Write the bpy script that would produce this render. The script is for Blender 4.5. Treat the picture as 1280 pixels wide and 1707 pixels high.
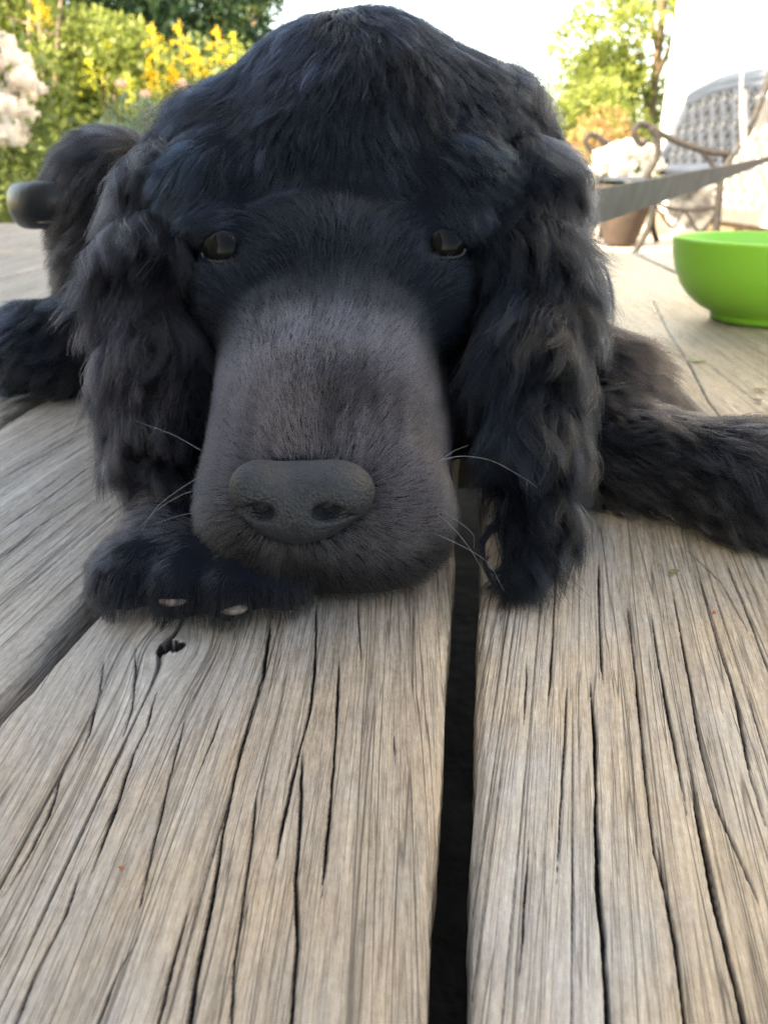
import bpy, math, random
import numpy as np
from mathutils import Vector, kdtree
random.seed(7); rng = np.random.default_rng(7)
for o in list(bpy.data.objects): bpy.data.objects.remove(o)
S = bpy.context.scene
# ------------------------------------------------------------ camera
H = .12; FPX = 1282.0
TP = 563/1282; PIT = math.atan(TP); CC, SS = math.cos(PIT), math.sin(PIT)
cam = bpy.data.cameras.new('camera'); camo = bpy.data.objects.new('camera', cam); S.collection.objects.link(camo)
camo.location = (0, 0, H); camo.rotation_euler = (math.pi/2-PIT, 0, 0)
cam.sensor_fit = 'VERTICAL'; cam.sensor_height = 36; cam.lens = 36*FPX/1707
cam.clip_start = .01; cam.clip_end = 600
cam.dof.use_dof = True; cam.dof.focus_distance = .185; cam.dof.aperture_fstop = cam.lens/1.2
S.camera = camo; S.render.resolution_x = 767; S.render.resolution_y = 1024
# ------------------------------------------------------------ light
SUN_EL, SUN_AZ = 33, 237      # sun stands low, behind and to the left (azimuth clockwise from +Y)
w = bpy.data.worlds.new('World'); S.world = w; w.use_nodes = True
nt = w.node_tree; nt.nodes.clear()
sky = nt.nodes.new('ShaderNodeTexSky'); sky.sky_type = 'NISHITA'; sky.sun_disc = False
sky.sun_elevation = math.radians(SUN_EL); sky.sun_rotation = math.radians(SUN_AZ)
sky.air_density = 1.0; sky.dust_density = 2.2; sky.ozone_density = 1.0
bg = nt.nodes.new('ShaderNodeBackground'); bg.inputs[1].default_value = .14
wo = nt.nodes.new('ShaderNodeOutputWorld'); nt.links.new(sky.outputs[0], bg.inputs[0]); nt.links.new(bg.outputs[0], wo.inputs[0])
sl = bpy.data.lights.new('sun', 'SUN'); sl.energy = 3.2; sl.angle = math.radians(.5); sl.color = (1, .93, .82)
so = bpy.data.objects.new('sun', sl); S.collection.objects.link(so)
_a, _e = math.radians(SUN_AZ), math.radians(SUN_EL)
sd = Vector((math.sin(_a)*math.cos(_e), math.cos(_a)*math.cos(_e), math.sin(_e)))
so.rotation_euler = sd.to_track_quat('Z', 'Y').to_euler()
S.view_settings.view_transform = 'Standard'; S.view_settings.look = 'None'
S.view_settings.exposure = 2.8; S.view_settings.gamma = 1
S.view_settings.use_white_balance = True; S.view_settings.white_balance_temperature = 8800; S.view_settings.white_balance_tint = 10
S.cycles.max_bounces = 8; S.cycles.transparent_max_bounces = 8; S.cycles.use_denoising = True; S.cycles.denoising_prefilter = 'NONE'
S.cycles_curves.shape = 'RIBBONS' if hasattr(S, 'cycles_curves') else None
# ------------------------------------------------------------ helpers
def P(x, y, z):
    v = (y-853)/FPX
    return np.array(((x-640)/FPX*z, z*(CC-v*SS), H-z*(v*CC+SS)))
def G(x, y, z0=0.):
    v = (y-853)/FPX
    return P(x, y, (H-z0)/(v*CC+SS))
def PY(x, y, Y):
    v = (y-853)/FPX
    return P(x, y, Y/(CC-v*SS))
def link(o, parent=None):
    S.collection.objects.link(o)
    if parent is not None: o.parent = parent
    return o
def tag(o, label=None, cat=None, group=None, kind=None):
    if label: o['label'] = label
    if cat: o['category'] = cat
    if group: o['group'] = group
    if kind: o['kind'] = kind
    return o
def empty(name, loc=(0, 0, 0), **k):
    o = bpy.data.objects.new(name, None); o.empty_display_size = .05; o.location = loc
    link(o); return tag(o, **k)
def mesh(name, V, F, mat, parent=None, smooth=True, attrs=None):
    """V (n,3) world coordinates, F quads/tris; parents are unrotated empties, so the offset is subtracted."""
    V = np.asarray(V, np.float32)
    me = bpy.data.meshes.new(name)
    if isinstance(F, np.ndarray):
        k = F.shape[1]
        me.vertices.add(len(V)); me.vertices.foreach_set('co', V.ravel())
        me.loops.add(F.size); me.loops.foreach_set('vertex_index', F.astype(np.int32).ravel())
        me.polygons.add(len(F)); me.polygons.foreach_set('loop_start', np.arange(0, F.size, k, dtype=np.int32))
        me.update(calc_edges=True)
    else:
        me.from_pydata([tuple(map(float, v)) for v in V], [], F); me.update()
    if smooth: me.polygons.foreach_set('use_smooth', np.ones(len(me.polygons), bool))
    for n, a in (attrs or {}).items():
        a = np.asarray(a, np.float32)
        if a.ndim == 1: me.attributes.new(n, 'FLOAT', 'POINT').data.foreach_set('value', a)
        else: me.attributes.new(n, 'FLOAT_VECTOR', 'POINT').data.foreach_set('vector', a.ravel())
    me.materials.append(mat)
    o = bpy.data.objects.new(name, me); link(o, parent)
    if parent is not None:
        q = parent; off = Vector((0, 0, 0))
        while q is not None: off += q.location; q = q.parent
        o.location = -off
    return o
class MB:
    def __init__(s): s.V = []; s.F = []
    def add(s, V, F):
        b = len(s.V); s.V += [tuple(map(float, v)) for v in V]; s.F += [tuple(int(i)+b for i in f) for f in F]
    def box(s, a, b):
        x0, y0, z0 = a; x1, y1, z1 = b
        s.add([(x0,y0,z0),(x1,y0,z0),(x1,y1,z0),(x0,y1,z0),(x0,y0,z1),(x1,y0,z1),(x1,y1,z1),(x0,y1,z1)],
              [(0,3,2,1),(4,5,6,7),(0,1,5,4),(1,2,6,5),(2,3,7,6),(3,0,4,7)])
    def tube(s, pts, r, n=8, flat=None):
        pts = np.array(pts, float); m = len(pts)
        r = np.broadcast_to(np.array(r, float), (m,))
        T = np.gradient(pts, axis=0); T /= np.linalg.norm(T, axis=1)[:, None]+1e-12
        up = np.array((0, 0, 1.)) if abs(T[0][2]) < .9 else np.array((1., 0, 0))
        V = []
        for i in range(m):
            a = up-T[i]*up.dot(T[i]); a /= np.linalg.norm(a); b = np.cross(T[i], a); up = a
            for k in range(n):
                t = 2*math.pi*k/n; V.append(pts[i]+r[i]*(a*math.cos(t)*(flat or 1)+b*math.sin(t)))
        F = [(i*n+k, i*n+(k+1) % n, (i+1)*n+(k+1) % n, (i+1)*n+k) for i in range(m-1) for k in range(n)]
        F += [tuple(range(n))[::-1], tuple((m-1)*n+k for k in range(n))]
        s.add(V, F)
    def lathe(s, c, prof, n=48):
        V = [(c[0]+r*math.cos(2*math.pi*k/n), c[1]+r*math.sin(2*math.pi*k/n), c[2]+z) for r, z in prof for k in range(n)]
        F = [(i*n+k, i*n+(k+1) % n, (i+1)*n+(k+1) % n, (i+1)*n+k) for i in range(len(prof)-1) for k in range(n)]
        s.add(V, F)
    def build(s, name, mat, parent=None, smooth=True):
        return mesh(name, np.array(s.V), s.F, mat, parent, smooth)
def spline(pts, n=8):
    """Catmull-Rom through the points."""
    p = np.array(pts, float); p = np.vstack([2*p[0]-p[1], p, 2*p[-1]-p[-2]]); out = []
    for i in range(1, len(p)-2):
        for t in np.linspace(0, 1, n, endpoint=False):
            out.append(.5*((2*p[i])+(-p[i-1]+p[i+1])*t+(2*p[i-1]-5*p[i]+4*p[i+1]-p[i+2])*t*t+(-p[i-1]+3*p[i]-3*p[i+1]+p[i+2])*t**3))
    out.append(p[-2]); return np.array(out)
def _hash(i, j, s):
    h = (i.astype(np.int64)*374761393+j.astype(np.int64)*668265263+s*2147483647) & 0xffffffff
    h = ((h ^ (h >> 13))*1274126177) & 0xffffffff
    return ((h ^ (h >> 16)) & 0xffff)/65535.0
def vnoise(x, y, s=0):
    i = np.floor(x); j = np.floor(y); u = x-i; v = y-j; u = u*u*(3-2*u); v = v*v*(3-2*v)
    i = i.astype(np.int64); j = j.astype(np.int64)
    return (_hash(i, j, s)*(1-u)+_hash(i+1, j, s)*u)*(1-v)+(_hash(i, j+1, s)*(1-u)+_hash(i+1, j+1, s)*u)*v
def sm(a, b, x):
    t = np.clip((x-a)/(b-a), 0, 1); return t*t*(3-2*t)
# ------------------------------------------------------------ materials
def newmat(name):
    m = bpy.data.materials.new(name); m.use_nodes = True
    n = m.node_tree.nodes; b = n['Principled BSDF']; return m, m.node_tree, b
def noisemat(name, c1, c2, scale=8, rough=.6, bump=0., bscale=60, spec=.5, detail=4, stretch=(1, 1, 1), metal=0, lo=.35, hi=.65):
    m, t, b = newmat(name)
    tc = t.nodes.new('ShaderNodeTexCoord'); mp = t.nodes.new('ShaderNodeMapping'); mp.inputs[3].default_value = stretch
    t.links.new(tc.outputs['Object'], mp.inputs[0])
    nz = t.nodes.new('ShaderNodeTexNoise'); nz.inputs['Scale'].default_value = scale; nz.inputs['Detail'].default_value = detail
    t.links.new(mp.outputs[0], nz.inputs[0])
    cr = t.nodes.new('ShaderNodeValToRGB'); cr.color_ramp.elements[0].position = lo; cr.color_ramp.elements[1].position = hi
    cr.color_ramp.elements[0].color = (*c1, 1); cr.color_ramp.elements[1].color = (*c2, 1)
    t.links.new(nz.outputs[0], cr.inputs[0]); t.links.new(cr.outputs[0], b.inputs['Base Color'])
    b.inputs['Roughness'].default_value = rough; b.inputs['Specular IOR Level'].default_value = spec; b.inputs['Metallic'].default_value = metal
    if bump:
        n2 = t.nodes.new('ShaderNodeTexNoise'); n2.inputs['Scale'].default_value = bscale; n2.inputs['Detail'].default_value = 3
        t.links.new(mp.outputs[0], n2.inputs[0]); bp = t.nodes.new('ShaderNodeBump'); bp.inputs['Strength'].default_value = bump
        bp.inputs['Distance'].default_value = .3/bscale
        t.links.new(n2.outputs[0], bp.inputs['Height']); t.links.new(bp.outputs[0], b.inputs['Normal'])
    return m
def leafmat(name, c1, c2, trans=.45, rough=.5):
    m, t, b = newmat(name)
    at = t.nodes.new('ShaderNodeAttribute'); at.attribute_name = 'tone'
    cr = t.nodes.new('ShaderNodeValToRGB'); cr.color_ramp.elements[0].color = (*c1, 1); cr.color_ramp.elements[1].color = (*c2, 1)
    t.links.new(at.outputs['Fac'], cr.inputs[0]); t.links.new(cr.outputs[0], b.inputs['Base Color'])
    b.inputs['Roughness'].default_value = rough
    tr = t.nodes.new('ShaderNodeBsdfTranslucent'); t.links.new(cr.outputs[0], tr.inputs[0])
    mx = t.nodes.new('ShaderNodeMixShader'); mx.inputs[0].default_value = trans
    t.links.new(b.outputs[0], mx.inputs[1]); t.links.new(tr.outputs[0], mx.inputs[2])
    t.links.new(mx.outputs[0], t.nodes['Material Output'].inputs[0]); return m
def woodmat():
    m, t, b = newmat('weathered_wood'); N = t.nodes; L = t.links
    ga = N.new('ShaderNodeAttribute'); ga.attribute_name = 'gcoord'
    ca = N.new('ShaderNodeAttribute'); ca.attribute_name = 'crack'
    ta = N.new('ShaderNodeAttribute'); ta.attribute_name = 'tone'
    wa = N.new('ShaderNodeAttribute'); wa.attribute_name = 'wet'
    def nz(scale, vec, det=4, rough=.6):
        mp = N.new('ShaderNodeMapping'); mp.inputs[3].default_value = vec; L.new(ga.outputs['Vector'], mp.inputs[0])
        n = N.new('ShaderNodeTexNoise'); n.inputs['Scale'].default_value = scale; n.inputs['Detail'].default_value = det; n.inputs['Roughness'].default_value = rough
        L.new(mp.outputs[0], n.inputs[0]); return n.outputs[0]
    def math_(op, a, b_):
        n = N.new('ShaderNodeMath'); n.operation = op
        for i, q in enumerate((a, b_)):
            if isinstance(q, (int, float)): n.inputs[i].default_value = q
            else: L.new(q, n.inputs[i])
        return n.outputs[0]
    fib = nz(1100, (1, .10, 1), 5, .75); med = nz(260, (1, .05, 1), 4); blot = nz(28, (1, .5, 1), 5); cross = nz(900, (.8, .5, 1), 4, .7)
    f = math_('ADD', math_('MULTIPLY', fib, .50), math_('MULTIPLY', med, .22))
    f = math_('ADD', f, math_('MULTIPLY', cross, .20)); f = math_('ADD', f, math_('MULTIPLY', ta.outputs['Fac'], .20)); f = math_('SUBTRACT', f, .06)
    def lines(scale, st, wdt, off):
        mp = N.new('ShaderNodeMapping'); mp.inputs[3].default_value = (1, st, 1); mp.inputs[1].default_value = (off, off, off); L.new(ga.outputs['Vector'], mp.inputs[0])
        n = N.new('ShaderNodeTexNoise'); n.inputs['Scale'].default_value = scale; n.inputs['Detail'].default_value = 2; n.inputs['Roughness'].default_value = .55
        L.new(mp.outputs[0], n.inputs[0]); d = math_('ABSOLUTE', math_('SUBTRACT', n.outputs[0], .5), 0)
        mr = N.new('ShaderNodeMapRange'); mr.inputs['From Min'].default_value = 0; mr.inputs['From Max'].default_value = wdt; mr.inputs['To Min'].default_value = 1; mr.inputs['To Max'].default_value = 0
        L.new(d, mr.inputs[0]); return mr.outputs[0]
    gate = nz(60, (1, .12, 1), 2)
    gm_ = N.new('ShaderNodeMapRange'); gm_.inputs['From Min'].default_value = .32; gm_.inputs['From Max'].default_value = .55; L.new(gate, gm_.inputs[0])
    ln1 = math_('MULTIPLY', lines(260, .016, .013, 0), gm_.outputs[0]); ln2 = lines(560, .020, .022, 3.3); ln3 = lines(110, .02, .010, 7.7)
    hair = math_('MAXIMUM', math_('MAXIMUM', math_('MULTIPLY', ln1, .85), math_('MULTIPLY', ln2, .42)), math_('MULTIPLY', ln3, .75))
    cr = N.new('ShaderNodeValToRGB'); e = cr.color_ramp.elements
    e[0].position = .28; e[0].color = (.080, .064, .050, 1); e[1].position = .70; e[1].color = (.60, .515, .415, 1)
    k = e.new(.42); k.color = (.265, .214, .165, 1); k = e.new(.56); k.color = (.41, .347, .28, 1)
    L.new(f, cr.inputs[0])
    warm = N.new('ShaderNodeMixRGB'); warm.blend_type = 'MULTIPLY'
    rr = N.new('ShaderNodeValToRGB'); rr.color_ramp.elements[0].position = .4; rr.color_ramp.elements[1].position = .62
    rr.color_ramp.elements[0].color = (.88, .95, 1.06, 1); rr.color_ramp.elements[1].color = (1.06, .98, .87, 1)
    sep = N.new('ShaderNodeSeparateXYZ'); L.new(ga.outputs['Vector'], sep.inputs[0])
    L.new(math_('ADD', math_('MULTIPLY', blot, .8), math_('ADD', math_('MULTIPLY', sep.outputs[0], 1.3), .13)), rr.inputs[0])
    warm.inputs[0].default_value = 1; L.new(cr.outputs[0], warm.inputs[1]); L.new(rr.outputs[0], warm.inputs[2])
    dk = N.new('ShaderNodeMixRGB'); hl = N.new('ShaderNodeMixRGB'); L.new(hair, hl.inputs[0]); L.new(warm.outputs[0], hl.inputs[1]); hl.inputs[2].default_value = (.055, .043, .034, 1)
    L.new(ca.outputs['Fac'], dk.inputs[0]); L.new(hl.outputs[0], dk.inputs[1]); dk.inputs[2].default_value = (.012, .011, .011, 1)
    L.new(dk.outputs[0], b.inputs['Base Color'])
    L.new(math_('MULTIPLY', math_('SUBTRACT', 1.0, ca.outputs['Fac']), .4), b.inputs['Specular IOR Level'])
    L.new(math_('SUBTRACT', math_('ADD', .52, math_('MULTIPLY', fib, .2)), math_('MULTIPLY', wa.outputs['Fac'], .38)), b.inputs['Roughness'])
    bp = N.new('ShaderNodeBump'); bp.inputs['Strength'].default_value = .8; bp.inputs['Distance'].default_value = .0006
    L.new(math_('SUBTRACT', math_('ADD', fib, math_('MULTIPLY', med, .8)), math_('MULTIPLY', hair, 1.0)), bp.inputs['Height']); L.new(bp.outputs[0], b.inputs['Normal'])
    return m
WOOD = woodmat()
# ------------------------------------------------------------ ground
def sheet(name, x0, x1, y0, y1, z, mat, n=60, amp=0, kind='structure'):
    xs = np.linspace(x0, x1, n); ys = np.linspace(y0, y1, n); X, Y = np.meshgrid(xs, ys, indexing='ij')
    Z = z+amp*(vnoise(X*.7, Y*.7, 3)-.5)
    idx = np.arange(n*n).reshape(n, n)
    F = np.stack([idx[:-1, :-1], idx[1:, :-1], idx[1:, 1:], idx[:-1, 1:]], -1).reshape(-1, 4)
    return tag(mesh(name, np.stack([X, Y, Z], -1).reshape(-1, 3), F, mat), kind=kind)
GZ = -.30
soil = noisemat('soil', (.05, .045, .035), (.11, .10, .075), 6, .9, .6, 30)
sheet('ground', -150, 150, -80, 300, GZ-.012, noisemat('grass_soil', (.07, .09, .03), (.16, .17, .06), 5, .9, .5, 20), 120)
pav = noisemat('patio_stone', (.42, .39, .35), (.55, .50, .45), 9, .8, .4, 40)
sheet('patio', -.6, 3.2, 1.2, 8.5, GZ, pav, 10)
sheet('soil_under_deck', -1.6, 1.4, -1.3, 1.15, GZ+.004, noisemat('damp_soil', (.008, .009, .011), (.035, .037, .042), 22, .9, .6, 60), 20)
# ------------------------------------------------------------ deck
deck = empty('wooden_deck', kind='structure', label='weathered grey wooden plank deck the dog lies on', cat='deck')
KN = G(288, 1075)          # knot hole in the near left plank
big = {  # long open cracks, followed in the photograph: pixel paths and half widths in mm
 'A': [([(452,1030),(447,1060),(438,1120),(420,1180),(402,1240),(388,1310),(372,1380),(364,1440),(345,1540),(330,1620),(316,1707)], .55),
       ([(527,1000),(527,1060),(524,1120),(516,1185),(500,1240),(488,1290),(470,1370),(460,1440)], .4),
       ([(596,985),(600,1060),(602,1110)], .28), ([(565,1090),(562,1180),(556,1280),(548,1360),(540,1440),(534,1500)], .42),
       ([(503,1240),(498,1400),(492,1470),(496,1580),(486,1707)], .4), ([(262,1150),(245,1210),(220,1260),(200,1320),(180,1380),(155,1450)], .4),
       ([(175,1090),(168,1150),(150,1220),(130,1270)], .25), ([(108,1280),(80,1360),(50,1420),(20,1470),(0,1500)], .35),
       ([(310,1190),(290,1270),(272,1340),(250,1430),(225,1540)], .25), ([(375,1170),(352,1235),(330,1290)], .25),
       ([(140,1430),(105,1530),(60,1620),(25,1707)], .3), ([(230,1560),(195,1620),(160,1707)], .3), ([(322,1480),(290,1600),(262,1707)], .28),
       ([(430,1290),(420,1400),(405,1500),(392,1600),(385,1707)], .25), ([(226,1070),(227,1120),(222,1180),(205,1230)], .25), ([(655,1200),(660,1290)], .15)],
 'B': [([(998,930),(998,990),(1000,1050),(1004,1140)], .35), ([(983,1130),(990,1220),(992,1300),(992,1380),(996,1480),(1004,1560),(1010,1640),(1012,1707)], .55),
       ([(1045,1000),(1056,1100),(1068,1220),(1080,1330),(1090,1420),(1116,1510),(1130,1600),(1140,1707)], .32), ([(1085,1020),(1098,1110),(1115,1200),(1130,1270),(1145,1360)], .4),
       ([(1120,980),(1142,1100),(1165,1230),(1190,1330),(1235,1440),(1270,1520)], .3), ([(1165,960),(1190,1050),(1225,1160),(1250,1290),(1280,1390)], .35),
       ([(1205,930),(1235,1000),(1262,1070),(1290,1140)], .3), ([(925,960),(920,1080),(912,1180)], .3), ([(878,1090),(872,1210)], .22), ([(945,1130),(940,1250),(932,1380),(926,1480)], .28),
       ([(1150,1290),(1170,1400),(1190,1500),(1220,1620),(1240,1707)], .42), ([(880,1400),(872,1520),(865,1640)], .25), ([(1090,1380),(1110,1500),(1132,1640)], .25), ([(1130,905),(1160,930),(1200,970),(1250,1060)], .25)],
 'C': [([(1088,500),(1110,545),(1150,610),(1180,670),(1215,712)], .9)],
 'Z': [([(0,885),(80,830),(140,785),(165,770)], .45), ([(0,935),(60,880),(150,820)], .3), ([(0,800),(70,760),(150,715)], .3), ([(0,985),(90,920)], .2)],
}
def plank(edL, edR, y0, y1, seed, name_key=None, dx=.0004, knots=(), ncr=60, dense=(.04, .5), fs=None):
    """edL/edR = (offset, slope) of the two edges: x = offset + slope*y."""
    n = max(12, int(((edR[0]+edR[1]*.4)-(edL[0]+edL[1]*.4))/dx))
    ys = [np.arange(y0, dense[0], .03), np.arange(dense[0], min(dense[1], y1), .0010 if dx < .0006 else .003), np.arange(min(dense[1], y1), y1+.004, .006 if dx < .001 else .012)]
    ys = np.unique(np.concatenate(ys)); u = np.linspace(0, 1, n)
    U, Y = np.meshgrid(u, ys, indexing='ij')
    wob = lambda yy, s: .0016*(vnoise(yy*9, yy*0+s, seed)-.5)+.0010*(vnoise(yy*60, yy*0+s, seed+5)-.5)+.0005*(vnoise(yy*300, yy*0+s, seed+9)-.5)
    L = edL[0]+edL[1]*Y+wob(Y, 1); R = edR[0]+edR[1]*Y+wob(Y, 7)
    X = L+(R-L)*U; Wd = (R-L)
    slope = (edL[1]+edR[1])/2 if fs is None else fs
    s = X-slope*Y+.007*(vnoise(X*9, Y*2.6, seed)-.5)+.0010*(vnoise(X*40, Y*7, seed+1)-.5)
    hole = np.zeros_like(X); kn = np.zeros_like(X)
    for kx, ky, kr, st in knots:
        ddx = X-kx; ddy = (Y-ky)/st
        d2 = ddx**2+ddy**2
        s = s-ddx*(kr*kr*3)/(d2+kr*kr*3)*.9
        kn = np.maximum(kn, np.exp(-d2/(kr*kr*2.2)))
    hm = np.zeros_like(X); ck = np.zeros_like(X)
    # ridges of weathered grain
    for fr, am in ((260, .00022), (620, .00016), (1300, .00010)):
        hm += am*(vnoise(s*fr, Y*fr*.018+seed, seed+2)-.5)*2
    hm += .0008*(vnoise(X*14, Y*5, seed+3)-.5)
    # random long drying cracks along the grain
    smin, smax = s.min(), s.max(); r2 = np.random.default_rng(seed)
    for k in range(ncr):
        sk = r2.uniform(smin, smax); yc = r2.uniform(-.1, max(.9, dense[1])) if dense[1] > .3 else r2.uniform(y0, y1)
        ln = r2.uniform(.03, .22)*(1 if dx < .001 else 2.5); hw = r2.uniform(.00003, .00010)*(1 if dx < .001 else 2.2)
        env = np.clip(1-((Y-yc)/ln)**2, 0, 1)**.5
        w_ = hw*env*(.75+.5*vnoise(Y*60, Y*0+k, seed+11)) + 1e-9
        path = sk+.0004*(vnoise(Y*12, Y*0+k, seed+21)-.5)
        q = np.clip((1.5*w_+.00013-np.abs(s-path))/.00022, 0, 1)*(env > 0)*np.clip(w_/.00008, 0, 1)
        ck = np.maximum(ck, q*.85)
    for pts, hwm in big.get(name_key, ()):
        g = np.array([G(*p)[:2] for p in pts]); o_ = np.argsort(g[:, 1]); g = g[o_]
        gx = np.interp(Y, g[:, 1], g[:, 0]); a, b = g[0, 1], g[-1, 1]
        end = np.minimum(sm(a-.004, a+.012, Y) if pts[-1][1] < 1690 else 1, 1-sm(b-.012, b+.004, Y))
        end = np.where(Y < a, 1-sm(0, .03, a-Y), end) if pts[-1][1] >= 1690 else end
        w_ = hwm*.00058*(.45+.75*vnoise(Y*70, Y*0+hwm*100, seed+31)+.3*vnoise(Y*400, Y*0, seed+32))*end+1e-9
        gx = gx+.0003*(vnoise(Y*30, Y*0+hwm*77, seed+33)-.5)+.0002*(vnoise(Y*240, Y*0, seed+34)-.5)
        q = np.clip((w_*1.25+.00010*end-np.abs(X-gx))/.00020, 0, 1)*(end > 0.02)
        ck = np.maximum(ck, q)
    hm -= ck*.0016
    for kx, ky, kr, st in knots:
        a = np.arctan2((Y-ky)/st, X-kx); rr = np.sqrt((X-kx)**2+((Y-ky)/st*1.35)**2)
        edge = kr*.50*(1+.22*np.sin(2*a+.9)+.14*np.sin(3*a+2)+.06*np.sin(7*a))
        h_ = 1-sm(edge*.75, edge*1.12, rr); hm -= h_*.011; ck = np.maximum(ck, 1-sm(edge*1.38, edge*1.6, rr))
        hm += .0007*np.exp(-((rr-edge*1.6)/(kr*.5))**2)-.0006*np.sin(rr*9000)*np.exp(-((rr-edge*1.9)/(kr*.6))**2)*.25
    # rounded, worn long edges
    ex = np.minimum(X-L, R-X)
    hm -= .0016*(1-sm(0, .0018, ex))+.0008*(1-sm(0, .010, ex))*vnoise(Y*80, X*0+2, seed+41)
    Z = hm
    tone = .5+.5*(vnoise(s*150, Y*2.5+seed, seed+6)-.5)+.35*(vnoise(X*18, Y*8, seed+7)-.5)-.25*kn
    tone = tone+hm*120
    wet = np.clip(sm(.30, .55, Y)*(X > .1)*(.45+.9*vnoise(X*22, Y*9, 77)), 0, 1)+.35*sm(.0, -.25, X)*sm(.25, .6, Y)
    gz = np.full_like(X, seed*.37)
    V = np.stack([X, Y, Z], -1); ny = len(ys)
    Gc = np.stack([s, Y, gz], -1)
    # side skirts + bottom
    def skirt(i, zz, inset):
        Vs = V[i].copy(); Vs[:, 2] = zz; Vs[:, 0] += inset
        return Vs
    rows = [skirt(0, -.034, .0012), skirt(0, -.018, -.0003)]; rows2 = [skirt(-1, -.018, .0003), skirt(-1, -.034, -.0012)]
    Vf = np.concatenate([np.stack(rows), V, np.stack(rows2)], 0)
    gl = [Gc[0]-np.array([.03, 0, 0]), Gc[0]-np.array([.015, 0, 0])]; gr = [Gc[-1]+np.array([.015, 0, 0]), Gc[-1]+np.array([.03, 0, 0])]
    Gf = np.concatenate([np.stack(gl), Gc, np.stack(gr)], 0)
    pad = lambda A, v0: np.concatenate([np.full((2, ny), v0), A, np.full((2, ny), v0)], 0)
    m_ = n+4; idx = np.arange(m_*ny).reshape(m_, ny)
    F = np.stack([idx[:-1, :-1], idx[1:, :-1], idx[1:, 1:], idx[:-1, 1:]], -1).reshape(-1, 4)
    for e in (0, ny-1):       # board ends
        pass
    o = mesh('plank', Vf.reshape(-1, 3), F, WOOD, deck, True,
             dict(gcoord=Gf.reshape(-1, 3), crack=pad(ck, .0).ravel(), tone=pad(tone, .42).ravel(), wet=pad(wet, 0).ravel()))
    # end grain cap at the far end
    mb = MB(); e = Vf[:, -1]; nb = len(e)
    mb.add(list(e), [tuple(range(nb))]); c = mb
    capo = mesh('end_grain', np.array(c.V), c.F, ENDG, o, False); capo.location = (0, 0, 0)
    return o
ENDG = noisemat('end_grain', (.20, .10, .06), (.34, .2, .13), 90, .8)
A_L, A_R = (-.1128, .140), (-.0015, .107)
plank(A_L, A_R, -1.1, 1.9, 11, 'A', .00023, [(KN[0], KN[1]-.002, .0043, 1.5)], 150, fs=.0)
plank((.0043, .124), (.139, .062), -1.1, 1.45, 23, 'B', .00024, (), 170, fs=.235)
plank((-.222, .06), (-.1125, .09), -1.1, 2.18, 37, 'Z', .0004, [(-.105, .305, .0022, 2)], 80, dense=(.15, .7), fs=.14)
plank((.149, .064), (.290, .09), -1.1, 1.375, 41, 'C', .0005, (), 26, dense=(.2, .9))
plank((-.352, .05), (-.2305, .06), -1.1, 2.185, 53, None, .001, (), 30, dense=(.3, .9))
plank((-.508, .03), (-.360, .05), -1.1, 2.18, 59, None, .0015, (), 26, dense=(.4, 1.4))
for i in range(4):
    x = -.508-.15*(i+1); plank((x, .03-.01*i), (x+.142, .03-.005*i), -1.1, 2.19+.005*i, 61+i, None, .002, (), 24, dense=(.5, 2.0))
for i in range(5):
    x = .298+.15*i; plank((x, .09), (x+.142, .09), -1.1, 1.365-.01*i, 71+i, None, .002, (), 24, dense=(.4, 1.3))
jm = noisemat('joist_wood', (.05, .04, .03), (.10, .08, .065), 30, .8)
for y in (-.9, -.45, .62, 1.2):
    b = MB(); b.box((-1.05, y, -.13), (1.0, y+.045, -.036)); b.build('joist', jm, deck, False)
for x0, x1, yy in ((-1.08, -.03, 2.02), ):
    b = MB(); b.box((x0, yy, -.13), (x1, yy+.045, -.036)); b.build('joist', jm, deck, False)
b = MB(); b.box((.2, 1.376, -.10), (1.3, 1.395, -.010)); b.build('end_board', noisemat('red_brown_board', (.22, .09, .05), (.34, .16, .10), 14, .7), deck, False)
b = MB()
for x in (-1.0, -.35, .9):
    for y in (-.88, .64, 1.25): b.box((x, y, GZ-.01), (x+.07, y+.03, -.131))
b.build('post', jm, deck, False)
# ------------------------------------------------------------ SDF modelling
def ell(c, r, yaw=0., tilt=0.): return ('e', np.array(c, float), np.array(r, float), yaw, tilt)
def cap(a, b, ra, rb, fl=1.): return ('c', np.array(a, float), np.array(b, float), ra, rb, fl)
def dist(p, X, Y, Z):
    if p[0] == 'e':
        _, c, r, yaw, tilt = p
        x, y, z = X-c[0], Y-c[1], Z-c[2]
        if yaw: x, y = x*math.cos(yaw)+y*math.sin(yaw), -x*math.sin(yaw)+y*math.cos(yaw)
        if tilt: y, z = y*math.cos(tilt)+z*math.sin(tilt), -y*math.sin(tilt)+z*math.cos(tilt)
        k0 = np.sqrt((x/r[0])**2+(y/r[1])**2+(z/r[2])**2)
        k1 = np.sqrt((x/r[0]**2)**2+(y/r[1]**2)**2+(z/r[2]**2)**2)+1e-9
        return k0*(k0-1)/k1
    _, a, b, ra, rb, fl = p
    d = b-a; L2 = d.dot(d)
    x, y, z = X-a[0], Y-a[1], Z-a[2]
    t = np.clip((x*d[0]+y*d[1]+z*d[2])/L2, 0, 1)
    return (np.sqrt((x-t*d[0])**2+((y-t*d[1])*fl)**2+(z-t*d[2])**2)-(ra+(rb-ra)*t))/(1 if fl == 1 else fl**.5)
def smin(a, b, k):
    h = np.maximum(k-np.abs(a-b), 0)/k; return np.minimum(a, b)-h*h*k*.25
def smax(a, b, k): return -smin(-a, -b, k)
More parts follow.
